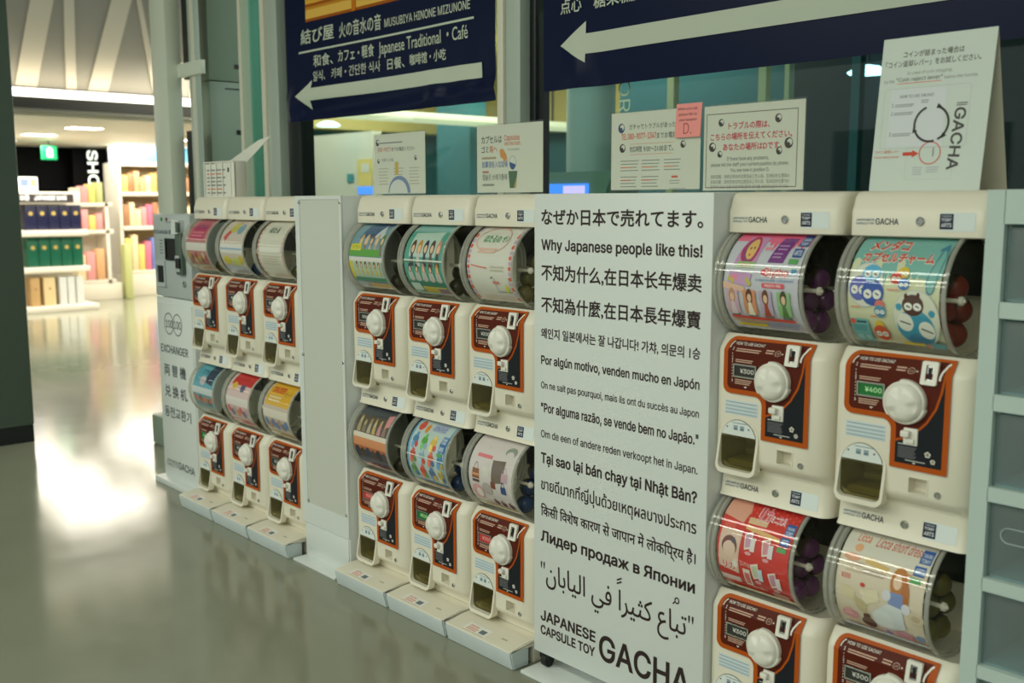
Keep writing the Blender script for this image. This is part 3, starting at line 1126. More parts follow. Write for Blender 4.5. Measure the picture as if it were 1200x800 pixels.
def make_kit(upper):
    """every part that all machines of a tier share: (name, mesh, parent part or None, label)"""
    oz = 0.152 if upper else 0.100
    K = [('body', body_mesh(upper, oz), None, None)]
    K.append(('front_plate', plate_mesh(oz), None, 'orange edged brown and black printed plate'))
    K.append(('dial', dial_mesh(oz), None, 'white lobed turning dial'))
    m = MB()
    m.ring(rrect(-0.056, -0.024, 0.172, 0.2165, 0.003), rrect(-0.0475, -0.0325, 0.179, 0.2095, 0.002), lambda a, b: (a, sl(b) + 0.001, b + oz), lambda a, b: (a, sl(b) - 0.006, b + oz))
    K.append(('coin_slot', m.mesh('coin_slot', 'white_plastic', 30), None, None))
    m = MB()
    m.prism(rrect(-0.0478, -0.0322, 0.1785, 0.210, 0.002), lambda a, b: (a, sl(b) + 0.001, b + oz), lambda a, b: (a, sl(b) - 0.0018, b + oz))
    K.append(('slot_insert', m.mesh('slot_insert', 'chrome', 30), 'coin_slot', None))
    K.append(('slot_gap', boxmesh('slot_gap', 'dark_plastic', -0.0425, -0.0380, -0.0010, 0.010, 0.183 + oz, 0.205 + oz), 'coin_slot', None))
    m = MB()
    m.box(-0.085, -0.056, -0.0045, 0.002, 0.049 + oz, 0.083 + oz, 0.002)
    K.append(('return_lever', m.mesh('return_lever', 'white_plastic', 30), None, None))
    m = MB()
    m.box(-0.086, -0.068, -0.017, -0.004, 0.066 + oz, 0.079 + oz, 0.003)
    m.box(-0.079, -0.061, -0.009, -0.004, 0.053 + oz, 0.063 + oz, 0.002)
    K.append(('lever_tab', m.mesh('lever_tab', 'white_plastic', 30), 'return_lever', None))
    # prize chute
    m = MB()
    ou, inn = arch(HX, HW + 0.010, HZB - 0.008, HZC, rb=0.018), arch(HX, HW - 0.002, HZB + 0.002, HZC)
    m.ring(ou, inn, lambda a, b: (a, 0.012, b + oz), lambda a, b: (a, 0.0030 - max(0, 0.005 - b) * 0.17, b + oz))
    K.append(('chute_frame', m.mesh('chute_frame', 'cream_plastic', 40), None, None))
    m = MB()
    zz = 0.0005
    low = [q for q in arch(HX, HW - 0.0045, HZB + 0.003, HZC) if q[1] < zz] + []
    a = arch(HX, HW - 0.0045, HZB + 0.003, HZC, n=28)
    m.prism([q for q in a if q[1] <= -0.002], lambda u, v: (u, 0.0045, v + oz), lambda u, v: (u, 0.0025, v + oz))
    K.append(('chute_flap', m.mesh('chute_flap', 'flap_olive', 30), None, 'olive tinted clear flap'))
    p = Print(lambda u, v, h: (u, 0.0020 - h, v + oz))
    p.poly([q for q in a if q[1] >= -0.006], (226, 232, 228), 0)
    for x in (-0.186, -0.169):
        p.rect(x, x + 0.011, 0.011, 0.022, (150, 170, 180), 1)
        p.rect(x + 0.002, x + 0.009, 0.013, 0.016, (90, 110, 120), 2)
    p.rect(x - 0.020, x + 0.022, 0.0265, 0.0285, (150, 170, 180), 1)
    for x in (-0.203, -0.146):
        p.ell(x, 0.0165, 0.0022, 0.0022, (90, 110, 120), 1, n=8)
    K.append(('chute_label', p.mesh('chute_label', 'print_plastic'), 'chute_flap', 'white label on the flap'))
    m = MB()
    m.box(-0.214, -0.131, 0.020, 0.085, -0.076 + oz, -0.060 + oz, 0.004)
    K.append(('chute_step', m.mesh('chute_step', 'cream_inner', 30), None, None))
    p = Print(lambda u, v, h: (u, 0.004 - h, v + oz))
    p.rect(-0.212, -0.125, 0.0455, 0.078, (214, 224, 226), 0, r=0.002)
    p.lines(-0.209, -0.128, 0.0735, 0.0015, 0.0042, 1, (120, 150, 168), layer=1)
    for k in range(3):
        p.rect(-0.211, -0.126, 0.0495 + 0.0078 * k - 0.0022, 0.0495 + 0.0078 * k + 0.0022, (186, 204, 212), 1)
        p.rect(-0.208, -0.130, 0.0495 + 0.0078 * k - 0.0005, 0.0495 + 0.0078 * k + 0.0005, (150, 172, 186), 2)
    K.append(('notice_label', p.mesh('notice_label', 'print_plastic'), None, 'pale blue notice label'))
    m = MB()
    m.ring(rrect(-0.0745, -0.0335, -0.0475, -0.0135, 0.002), rrect(-0.0725, -0.0355, -0.0455, -0.0155, 0.001), lambda u, v: (u, 0.005, v + oz), lambda u, v: (u, 0.0025, v + oz))
    K.append(('return_cup', m.mesh('return_cup', 'cream_plastic', 30), None, None))
    K.append(('lock', lock_mesh(-0.0135, 0.004, -0.040 + oz, 0.0065), None, 'small dark lock'))
    m = MB()
    m.ring(rrect(-0.188, -0.1275, 0.132, 0.1625, 0.002), rrect(-0.1845, -0.131, 0.1355, 0.159, 0.001), lambda u, v: (u, 0.001, v + oz), lambda u, v: (u, -0.004, v + oz))
    K.append(('price_frame', m.mesh('price_frame', 'chrome', 30), None, None))
    # drum
    K.append(('drum', clear_shell_mesh(oz), None, 'clear drum'))
    for x, s in ((DX0, 1), (DX0 + 0.013, 1), (DX1, -1)):
        K.append(('drum_rim', rim_mesh(oz, x, s), 'drum', None))
    K.append(('drum_screw', boss_mesh(oz), 'drum', None))
    K.append(('hopper', hopper_mesh(oz), None, 'dark curved liner inside the drum'))
    if upper:
        K.append(('strip_label', strip_print(oz, -0.1205, 0.0268, -0.154), None, None))
        K.append(('strip_lock', lock_mesh(-0.088, 0.0275, -0.1205 + oz, 0.0085), None, None))
        m = MB()
        loft(m, [(0.456 + oz, -0.230, 0.040, 0.055, 0.335, 0.006, 0.018), (0.4495 + oz, -0.235, 0.045, 0.032, 0.34, 0.010, 0.022), (0.4515 + oz, -0.236, 0.046, 0.0285, 0.34, 0.010, 0.024), (0.498 + oz, -0.236, 0.046, 0.0285, 0.34, 0.010, 0.024),
                 (0.503 + oz, -0.2355, 0.0455, 0.031, 0.34, 0.010, 0.024), (0.526 + oz, -0.2350, 0.045, 0.038, 0.34, 0.010, 0.024), (0.5355 + oz, -0.2335, 0.0435, 0.046, 0.337, 0.010, 0.024), (0.539 + oz, -0.2295, 0.0395, 0.056, 0.333, 0.010, 0.022)])
        K.append(('lid', m.mesh('lid', 'cream_plastic', 40), None, None))
        K.append(('lid_label', strip_print(oz, 0.4805, 0.0283), 'lid', None))
        K.append(('lid_lock', lock_mesh(-0.088, 0.0285, 0.4805 + oz, 0.0085), 'lid', None))
    return K


def poster_map(oz):
    def F(u, f, h):
        s = max(-0.999, min(0.99, (0.112 - 0.23 * f) / (PR + 0.0006)))
        a = math.asin(s)
        r = PR + h
        return (-0.204 + 0.186 * u, DC - r * math.cos(a), DZ + oz + r * math.sin(a))
    return F


PB = [(0.112 - PR * math.sin(math.radians(d))) / 0.23 for d in range(76, -64, -2)]


class Poster(Print):
    """u runs left to right 0..1, f top to bottom 0..0.92 as the drum shows it"""

    def __init__(s, oz, bg):
        super().__init__(poster_map(oz), breaks=PB, step=0.00022)
        s.rect(0, 1, 0.0, 0.915, bg, 0)
        s.layer = 1

    def t(s, txt, u, f, h, col, u1=None, outline=None, bold=0.03, **k):
        # rows count downwards, so letters are flipped
        if outline:
            s.text(txt, u - 0.008, f + 0.008, h * 1.10, outline, x1=(u1 + 0.008 if u1 is not None else None), bold=bold + 0.11, flip=-1, res=2, ref=k.get('ref'))
        kk = {a: b for a, b in k.items()}
        return s.text(txt, u, f, h, col, x1=u1, bold=bold, flip=-1, res=2, **kk)

    def r(s, u0, u1, f0, f1, col, **k):
        return s.rect(u0, u1, f0, f1, col, **k)

    def e(s, u, f, ru, rf, col, n=18):
        return s.ell(u, f, ru, rf, col, n=n)

    def back(s):
        """the paper's own thickness: a white reverse a little inside"""
        return s


def flip_faces(me):
    bm = bmesh.new()
    bm.from_mesh(me)
    bmesh.ops.reverse_faces(bm, faces=bm.faces)
    bm.to_mesh(me)
    bm.free()
    return me


BLUE = (40, 96, 176)


def logos(p, u0, u1, f0, dark=BLUE):
    w = u1 - u0
    p.r(u0, u1, f0, f0 + 0.09, dark)
    p.t('TAKARA', u0 + 0.1 * w, f0 + 0.045, 0.024, (230, 236, 244), u1 - 0.1 * w)
    p.t('TOMY', u0 + 0.1 * w, f0 + 0.082, 0.028, (230, 236, 244), u1 - 0.1 * w)
    p.r(u0 - 0.02, u1 - 0.02, f0 + 0.11, f0 + 0.185, dark)
    p.t('ARTS', u0 + 0.1 * w - 0.02, f0 + 0.17, 0.045, (230, 236, 244), u1 - 0.1 * w - 0.02)
    p.r(u0 - 0.04, u1 - 0.04, f0 + 0.20, f0 + 0.245, (90, 170, 100))


def blob_face(p, u, f, r, col, eye=(245, 245, 240), k=1.0):
    """a soft round creature with two pale eyes"""
    rf = r * 0.80 * k
    p.e(u, f, r, rf, col)
    p.e(u - r * 0.42, f + rf * 0.12, r * 0.38, rf * 0.36, eye)
    p.e(u + r * 0.42, f + rf * 0.12, r * 0.38, rf * 0.36, eye)
    d = (30, 30, 50)
    p.band([(u - r * 0.58, f + rf * 0.05), (u - r * 0.26, f + rf * 0.20)], r * 0.10, d)
    p.band([(u + r * 0.26, f + rf * 0.02), (u + r * 0.58, f + rf * 0.18)], r * 0.10, d)


def doll(p, u, f, s, hair, dress):
    """a tiny plain figure: hair, head, dress"""
    p.e(u, f, 0.030 * s, 0.050 * s, hair, 12)
    p.e(u, f + 0.008 * s, 0.019 * s, 0.026 * s, (238, 200, 170), 12)
    p.poly([(u - 0.012 * s, f + 0.035 * s), (u + 0.012 * s, f + 0.035 * s), (u + 0.030 * s, f + 0.12 * s), (u - 0.030 * s, f + 0.12 * s)], dress)


def art_doll(oz):
    p = Poster(oz, (206, 206, 220))
    p.r(0, 1, 0.0, 0.085, (240, 110, 150))
    for k in range(9):
        p.e(0.5 + k * 0.06, 0.085, 0.028, 0.035 + 0.02 * (k % 2), (240, 110, 150), 12)
    p.poly([(0.18, 0.05), (0.44, 0.05), (0.40, 0.30), (0.10, 0.30)], (206, 150, 200))
    p.e(0.27, 0.17, 0.115, 0.125, (196, 40, 100))
    p.e(0.27, 0.17, 0.095, 0.105, (150, 70, 130))
    p.e(0.285, 0.16, 0.068, 0.092, (236, 192, 120))
    p.e(0.265, 0.15, 0.010, 0.012, (90, 60, 60), 8)
    p.e(0.31, 0.145, 0.010, 0.012, (90, 60, 60), 8)
    p.e(0.28, 0.21, 0.014, 0.010, (200, 60, 70), 8)
    p.poly([(0.16, 0.27), (0.40, 0.27), (0.38, 0.33), (0.12, 0.33)], (150, 190, 120))
    p.t('PRESTO', 0.2, 0.318, 0.03, (220, 70, 120), 0.34)
    p.r(0.46, 0.57, 0.135, 0.16, (240, 150, 170))
    p.poly([(0.63, 0.055), (0.82, 0.055), (0.76, 0.27), (0.555, 0.27)], (124, 52, 140))
    p.lines(0.63, 0.76, 0.12, 0.012, 0.03, 2, (190, 150, 200), down=1)
    p.lines(0.60, 0.72, 0.19, 0.012, 0.03, 2, (190, 150, 200), down=1)
    logos(p, 0.87, 0.99, 0.03, (46, 84, 160))
    p.r(0, 1, 0.315, 0.325, (240, 246, 240))
    p.t('Blythe', 0.55, 0.395, 0.075, (220, 50, 60), 0.86, outline=(245, 235, 235), ref='B')
    p.e(0.53, 0.36, 0.03, 0.026, (220, 50, 60), 12)
    p.r(0.90, 0.96, 0.32, 0.36, (70, 150, 200))
    p.t('capsule charm', 0.44, 0.44, 0.026, (130, 160, 200), 0.94, ref='l')
    p.rect(0.53, 0.83, 0.455, 0.50, (226, 80, 100), r=0.02)
    p.t('PRESTO VER.', 0.57, 0.490, 0.024, (250, 240, 240), 0.79)
    p.poly([(0.08, 0.36), (0.38, 0.38), (0.36, 0.50), (0.06, 0.46)], (206, 160, 206))
    p.poly([(0.10, 0.39), (0.20, 0.40), (0.19, 0.45), (0.09, 0.44)], (240, 140, 180))
    for u, f in ((0.08, 0.43), (0.13, 0.45), (0.33, 0.44), (0.36, 0.47)):
        p.e(u, f, 0.025, 0.025, (200, 190, 70), 10)
    p.poly([(0.0, 0.46), (0.28, 0.50), (0.34, 0.56), (0.0, 0.52)], (236, 190, 170))
    for u, bg, hr, dr in ((0.12, (216, 178, 200), (196, 150, 120), (230, 210, 220)), (0.36, (226, 150, 110), (90, 40, 20), (250, 240, 220)),
                          (0.58, (196, 176, 206), (110, 60, 20), (180, 70, 40)), (0.82, (150, 196, 140), (70, 60, 40), (90, 130, 70))):
        p.r(u - 0.085, u + 0.085, 0.53, 0.755, bg)
        doll(p, u, 0.59, 1.5, hr, dr)
        p.r(u - 0.05, u + 0.05, 0.765, 0.785, (110, 120, 130))
    p.poly([(0.06, 0.775), (0.92, 0.785), (0.92, 0.81), (0.06, 0.80)], (226, 70, 50))
    p.poly([(0.06, 0.812), (0.55, 0.818), (0.55, 0.828), (0.06, 0.822)], (230, 150, 60))
    p.rect(0.10, 0.50, 0.845, 0.872, (232, 214, 60))
    p.lines(0.52, 0.95, 0.83, 0.010, 0.022, 3, (150, 170, 210), down=1)
    return p


def art_octopus(oz):
    p = Poster(oz, (222, 224, 190))
    T = (130, 190, 186)
    p.r(0, 1, 0, 0.24, T)
    for k in range(12):
        p.e(0.05 + 0.083 * k, 0.24, 0.045, 0.05 + 0.06 * ((k * 5) % 3), T if k % 3 else (222, 224, 190), 14)
    p.poly([(0.70, 0.2), (0.98, 0.2), (0.92, 0.46), (0.86, 0.46), (0.84, 0.34), (0.76, 0.34)], T)
    p.t('メンダコ', 0.13, 0.128, 0.085, (222, 60, 40), 0.56, outline=(244, 240, 232), bold=0.08)
    p.t('カプセルチャーム', 0.10, 0.225, 0.085, (222, 60, 40), 0.88, outline=(244, 240, 232), bold=0.08)
    p.band(ell(0.90, 0.36, 0.05, 0.10, 12, PI * 0.0, PI * 1.0), 0.010, (60, 120, 150))
    p.band([(0.95, 0.36), (0.99, 0.16), (0.96, 0.08)], 0.010, (60, 120, 150))
    p.band([(0.85, 0.36), (0.93, 0.12)], 0.008, (60, 120, 150))
    p.poly([(0.88, 0.115), (0.99, 0.115), (0.96, 0.06)], (70, 140, 170))
    # trio in a pale bubble
    p.e(0.20, 0.415, 0.20, 0.19, (200, 206, 216), 28)
    p.e(0.20, 0.415, 0.19, 0.18, (226, 228, 216), 28)
    blob_face(p, 0.25, 0.315, 0.105, (90, 180, 226), k=0.85)
    blob_face(p, 0.125, 0.445, 0.105, (96, 104, 190), k=1.25)
    blob_face(p, 0.285, 0.475, 0.125, (40, 84, 180), k=1.1)
    p.r(0.2, 0.3, 0.375, 0.385, (220, 240, 250))
    # small trio
    for u, f, c in ((0.60, 0.30, (230, 196, 60)), (0.53, 0.345, (222, 70, 50)), (0.62, 0.39, (60, 120, 200))):
        blob_face(p, u, f, 0.06, c)
    p.e(0.37, 0.575, 0.055, 0.045, (226, 120, 110))
    blob_face(p, 0.37, 0.625, 0.065, (80, 150, 190))
    p.e(0.34, 0.755, 0.05, 0.05, (232, 200, 60))
    blob_face(p, 0.34, 0.815, 0.085, (222, 90, 50))
    # big bubble with two stacked creatures
    p.e(0.76, 0.665, 0.25, 0.235, (208, 212, 206), 32)
    p.e(0.76, 0.665, 0.24, 0.225, (228, 230, 214), 32)
    p.e(0.585, 0.575, 0.035, 0.03, (60, 160, 196))
    p.e(0.93, 0.615, 0.035, 0.03, (60, 160, 196))
    p.e(0.745, 0.745, 0.20, 0.155, (60, 160, 196), 28)
    p.e(0.745, 0.84, 0.11, 0.05, (50, 140, 180))
    p.e(0.64, 0.70, 0.085, 0.075, (244, 244, 238))
    p.e(0.855, 0.755, 0.085, 0.075, (244, 244, 238))
    p.band([(0.585, 0.690), (0.695, 0.715)], 0.012, (40, 30, 36))
    p.band([(0.80, 0.742), (0.915, 0.775)], 0.012, (40, 30, 36))
    blob_face(p, 0.735, 0.555, 0.115, (84, 46, 34), k=0.95)
    p.e(0.66, 0.485, 0.018, 0.025, (84, 46, 34), 10)
    p.e(0.79, 0.475, 0.018, 0.025, (84, 46, 34), 10)
    p.lines(0.05, 0.15, 0.60, 0.008, 0.02, 1, (230, 120, 100), down=1)
    p.lines(0.45, 0.58, 0.44, 0.008, 0.02, 1, (230, 120, 100), down=1)
    p.lines(0.26, 0.34, 0.67, 0.008, 0.02, 1, (230, 120, 100), down=1)
    p.rect(0.02, 0.22, 0.70, 0.90, (110, 176, 176))
    p.e(0.05, 0.725, 0.03, 0.025, (222, 90, 70), 10)
    p.lines(0.09, 0.20, 0.725, 0.014, 0.025, 1, (40, 60, 70), down=1)
    p.lines(0.04, 0.20, 0.76, 0.009, 0.018, 3, (70, 130, 140), down=1)
    p.r(0.05, 0.11, 0.84, 0.88, (150, 200, 196))
    p.r(0.14, 0.20, 0.84, 0.88, (150, 200, 196))
    p.rect(0.55, 0.78, 0.872, 0.895, (226, 206, 70))
    p.rect(0.84, 1.0, 0.86, 0.91, (110, 170, 180))
    p.e(0.815, 0.895, 0.02, 0.02, (230, 140, 110), 10)
    return p


def art_red(oz):
    p = Poster(oz, (216, 52, 46))
    for i in range(16):
        for j in range(4):
            p.ell(0.03 + i * 0.063, 0.03 + j * 0.035 + (i % 2) * 0.016, 0.010, 0.008, (232, 110, 100), 1, n=8)
    p.layer = 2
    p.poly([(0, 0), (0.26, 0), (0.34, 0.10), (0.30, 0.20), (0.0, 0.16)], (232, 170, 150))
    p.rect(0.36, 0.62, 0.14, 0.19, (232, 196, 160))
    p.t('リカ', 0.46, 0.155, 0.105, (236, 110, 150), 0.62, outline=(250, 236, 236), bold=0.06)
    p.t('ミニ文具', 0.64, 0.14, 0.06, (236, 130, 160), 0.83, outline=(250, 236, 236), bold=0.04)
    p.poly([(0.36, 0.20), (0.84, 0.25), (0.84, 0.29), (0.36, 0.24)], (236, 190, 130))
    logos(p, 0.87, 0.99, 0.12, (46, 96, 176))
    p.r(0.06, 0.22, 0.20, 0.28, (224, 90, 80))
    p.poly([(0.04, 0.27), (0.34, 0.27), (0.30, 0.70), (0.02, 0.66)], (232, 200, 184))
    p.e(0.18, 0.43, 0.11, 0.10, (120, 70, 60))
    p.e(0.18, 0.46, 0.09, 0.08, (236, 206, 190))
    p.e(0.23, 0.37, 0.03, 0.03, (90, 80, 100), 10)
    p.t('リカ', 0.08, 0.67, 0.08, (222, 60, 70), 0.26, outline=(250, 236, 236), bold=0.06)
    p.e(0.26, 0.60, 0.04, 0.04, (240, 236, 230), 12)
    for u, f, a, b in ((0.45, 0.34, (206, 160, 190), (240, 226, 226)), (0.70, 0.36, (222, 150, 160), (236, 226, 236)), (0.56, 0.62, (206, 206, 180), (206, 226, 240)), (0.80, 0.66, (206, 150, 176), (240, 226, 230))):
        p.poly([(u - 0.075, f - 0.06), (u + 0.03, f - 0.09), (u + 0.05, f + 0.06), (u - 0.055, f + 0.09)], (244, 232, 226))
        p.poly([(u - 0.060, f - 0.045), (u + 0.02, f - 0.07), (u + 0.036, f + 0.045), (u - 0.044, f + 0.07)], a)
        p.poly([(u + 0.02, f - 0.03), (u + 0.085, f - 0.04), (u + 0.085, f + 0.09), (u + 0.02, f + 0.09)], b)
        p.e(u + 0.0, f + 0.115, 0.045, 0.018, (236, 170, 180), 12)
    p.r(0.37, 0.47, 0.62, 0.80, (236, 226, 214))
    p.r(0.385, 0.455, 0.66, 0.78, (220, 110, 110))
    p.t('コレクション', 0.34, 0.595, 0.045, (250, 226, 220), 0.50)
    p.rect(0.02, 0.30, 0.74, 0.80, (236, 206, 200))
    p.t('リカちゃん文具セット', 0.44, 0.82, 0.035, (250, 226, 220), 0.66)
    p.rect(0.72, 0.94, 0.80, 0.86, (206, 160, 150))
    p.rect(0.0, 1.0, 0.865, 0.915, (222, 206, 170))
    return p


def art_dress(oz):
    p = Poster(oz, (226, 212, 192))
    p.r(0, 1, 0, 0.20, (226, 222, 212))
    p.t('Licca', 0.12, 0.105, 0.055, (222, 110, 80), 0.27, ref='L')
    p.e(0.18, 0.15, 0.05, 0.03, (236, 180, 140), 12)
    p.t('Licca short dress', 0.34, 0.115, 0.065, (206, 110, 100), 0.87, ref='L', slant=-0.25)
    p.poly([(0.30, 0.20), (0.58, 0.24), (0.58, 0.285), (0.30, 0.245)], (226, 190, 120))
    p.lines(0.30, 0.56, 0.30, 0.012, 0.03, 2, (180, 160, 150), down=1)
    p.t('¥300', 0.06, 0.41, 0.045, (222, 110, 90), 0.17, bold=0.05)
    p.lines(0.10, 0.30, 0.26, 0.010, 0.025, 4, (206, 180, 160), down=1)
    p.e(0.14, 0.225, 0.10, 0.03, (232, 170, 140), 14)
    logos(p, 0.86, 0.985, 0.06, (46, 96, 176))
    p.lines(0.72, 0.84, 0.25, 0.012, 0.035, 3, (226, 150, 120), down=1)
    # furniture pieces and a plain doll in a white dress
    p.poly([(0.10, 0.46), (0.24, 0.50), (0.22, 0.60), (0.08, 0.56)], (226, 212, 176))
    p.poly([(0.22, 0.54), (0.38, 0.60), (0.34, 0.72), (0.24, 0.64)], (206, 190, 150))
    p.poly([(0.28, 0.48), (0.50, 0.44), (0.52, 0.54), (0.36, 0.60)], (236, 224, 196))
    p.e(0.32, 0.43, 0.03, 0.02, (210, 60, 50), 10)
    p.e(0.15, 0.75, 0.10, 0.05, (222, 150, 160))
    p.poly([(0.09, 0.70), (0.17, 0.68), (0.18, 0.75), (0.08, 0.76)], (232, 170, 180))
    p.e(0.36, 0.79, 0.085, 0.055, (84, 44, 34))
    p.poly([(0.32, 0.70), (0.39, 0.69), (0.40, 0.78), (0.30, 0.78)], (96, 54, 40))
    p.e(0.72, 0.34, 0.095, 0.13, (196, 124, 50))
    p.e(0.80, 0.44, 0.05, 0.13, (186, 110, 44))
    p.e(0.705, 0.33, 0.048, 0.062, (240, 206, 180))
    p.poly([(0.64, 0.42), (0.78, 0.42), (0.80, 0.56), (0.62, 0.54)], (130, 150, 206))
    p.e(0.60, 0.46, 0.05, 0.05, (226, 226, 236), 12)
    p.e(0.82, 0.54, 0.05, 0.05, (226, 226, 236), 12)
    p.poly([(0.62, 0.53), (0.78, 0.55), (0.80, 0.74), (0.62, 0.80), (0.44, 0.76), (0.42, 0.66)], (222, 228, 234))
    p.e(0.55, 0.71, 0.12, 0.10, (232, 236, 240))
    p.poly([(0.46, 0.80), (0.86, 0.78), (0.84, 0.86), (0.50, 0.86)], (226, 190, 190))
    p.e(0.76, 0.82, 0.10, 0.05, (222, 160, 180))
    p.e(0.57, 0.845, 0.04, 0.03, (110, 140, 206), 12)
    p.e(0.97 - 0.03, 0.80, 0.05, 0.035, (110, 150, 210), 12)
    p.e(0.93, 0.60, 0.09, 0.06, (216, 200, 176))
    p.e(0.93, 0.60, 0.05, 0.03, (196, 176, 150))
    p.rect(0, 1, 0.865, 0.915, (170, 186, 210))
    return p


def rowfigs(p, n, f, s, hairs, dresses, u0=0.08, u1=0.92):
    for i in range(n):
        u = u0 + (u1 - u0) * (i + 0.5) / n
        doll(p, u, f, s, hairs[i % len(hairs)], dresses[i % len(dresses)])


HAIRS = [(90, 50, 36), (206, 150, 50), (50, 54, 76), (80, 66, 60), (206, 150, 130)]


def art_farm(oz):
    p = Poster(oz, (120, 160, 176))
    p.poly([(0.25, 0.05), (0.7, 0.0), (0.98, 0.0), (0.6, 0.20), (0.2, 0.22)], (60, 96, 136))
    p.poly([(0.6, 0.2), (0.75, 0.04), (0.95, 0.22)], (206, 214, 220))
    rowfigs(p, 5, 0.24, 1.7, [(206, 170, 130), (222, 190, 150), (120, 96, 80), (206, 180, 150), (100, 130, 60)], [(206, 170, 140), (150, 110, 90), (222, 190, 170)], 0.2, 0.98)
    p.poly([(0, 0.36), (0.9, 0.36), (0.9, 0.46), (0, 0.46)], (90, 166, 50))
    p.poly([(0.03, 0.30), (0.34, 0.28), (0.34, 0.38), (0.03, 0.38)], (226, 214, 50))
    p.t('カプセル', 0.08, 0.365, 0.055, (90, 140, 40), 0.30)
    p.r(0, 1, 0.47, 0.53, (232, 228, 226))
    p.r(0.06, 0.96, 0.53, 0.78, (186, 206, 190))
    p.r(0.0, 0.09, 0.53, 0.78, (226, 206, 60))
    rowfigs(p, 6, 0.58, 1.1, [(90, 70, 60), (150, 120, 60)], [(222, 206, 90), (206, 190, 120)], 0.16, 0.95)
    p.r(0.06, 1, 0.75, 0.80, (70, 150, 120))
    p.rect(0, 0.35, 0.815, 0.90, (170, 186, 190))
    p.rect(0.37, 1.0, 0.825, 0.90, (214, 196, 140))
    return p


def art_teal(oz):
    p = Poster(oz, (84, 166, 150))
    p.r(0, 1, 0, 0.10, (140, 190, 190))
    p.poly([(0.12, 0.12), (0.85, 0.10), (0.80, 0.42), (0.12, 0.42)], (190, 214, 206))
    rowfigs(p, 5, 0.30, 2.0, HAIRS, [(70, 60, 66), (206, 206, 200), (50, 54, 76), (110, 90, 80)], 0.12, 0.95)
    p.r(0.0, 1, 0.455, 0.475, (226, 234, 226))
    p.lines(0.04, 0.96, 0.49, 0.012, 0.02, 1, (96, 120, 100), down=1)
    for i in range(5):
        u = 0.15 + i * 0.18
        p.poly([(u - 0.075, 0.72), (u - 0.03, 0.54), (u + 0.03, 0.54), (u + 0.075, 0.72)], (196, 214, 206))
        doll(p, u, 0.57, 1.4, HAIRS[(i + 2) % 5], (206, 190, 186))
    p.r(0.0, 1.0, 0.74, 0.80, (50, 130, 110))
    p.rect(0.06, 0.30, 0.76, 0.86, (196, 220, 210))
    p.rect(0.34, 0.95, 0.80, 0.88, (206, 196, 80))
    p.rect(0.7, 1.0, 0.82, 0.90, (140, 130, 150))
    return p


def art_dots(oz):
    p = Poster(oz, (226, 224, 216))
    for i in range(14):
        f = 0.06 + i * 0.062
        for u in (0.035, 0.965):
            p.e(u, f, 0.030, 0.026, (226, 96, 84) if i % 2 else (206, 170, 206), 12)
    p.band(ell(0.46, 0.17, 0.36, 0.14, 26), 0.012, (232, 180, 170), closed=True)
    p.t('ほたるの', 0.26, 0.20, 0.085, (90, 170, 120), 0.62, bold=0.03)
    p.t('せい', 0.66, 0.19, 0.07, (90, 170, 120), 0.80, bold=0.03)
    p.lines(0.22, 0.62, 0.275, 0.022, 0.035, 2, (236, 196, 180), down=1)
    p.band([(0.10, 0.47), (0.30, 0.49), (0.46, 0.50)], 0.014, (226, 120, 110))
    p.lines(0.54, 0.84, 0.48, 0.018, 0.04, 2, (206, 200, 180), down=1)
    p.band([(0.60, 0.62), (0.62, 0.78), (0.92, 0.78), (0.93, 0.60)], 0.009, (110, 130, 120))
    p.band([(0.52, 0.62), (0.58, 0.60)], 0.010, (70, 100, 110))
    p.r(0.56, 0.70, 0.655, 0.685, (222, 140, 130))
    p.poly([(0.80, 0.73), (0.84, 0.68), (0.88, 0.73), (0.86, 0.78), (0.81, 0.78)], (226, 222, 70))
    return p


def art_dusk(oz):
    p = Poster(oz, (90, 78, 66))
    p.r(0, 1, 0, 0.14, (70, 76, 84))
    for i in range(6):
        u = 0.12 + i * 0.15
        p.poly([(u - 0.05, 0.36), (u - 0.02, 0.14 + 0.04 * (i % 3)), (u + 0.03, 0.16 + 0.04 * (i % 2)), (u + 0.06, 0.36)], [(176, 160, 110), (130, 120, 84), (190, 176, 150), (200, 170, 90), (206, 140, 150), (150, 120, 110)][i])
        p.e(u, 0.20 + 0.03 * (i % 2), 0.03, 0.035, [(206, 190, 150), (190, 176, 130), (170, 140, 100)][i % 3], 12)
    p.poly([(0.82, 0.10), (0.96, 0.08), (0.98, 0.22), (0.86, 0.24)], (222, 150, 156))
    p.r(0, 1, 0.37, 0.44, (232, 222, 206))
    p.r(0, 1, 0.44, 0.56, (226, 150, 104))
    p.r(0, 1, 0.56, 0.62, (190, 110, 70))
    for i in range(6):
        p.e(0.1 + i * 0.16, 0.66 + 0.02 * (i % 2), 0.085, 0.09, [(50, 50, 70), (70, 50, 44), (44, 66, 90), (90, 60, 60), (40, 44, 66), (84, 70, 80)][i])
    p.r(0, 1, 0.74, 0.84, (56, 60, 90))
    p.rect(0, 0.5, 0.84, 0.91, (206, 150, 150))
    return p


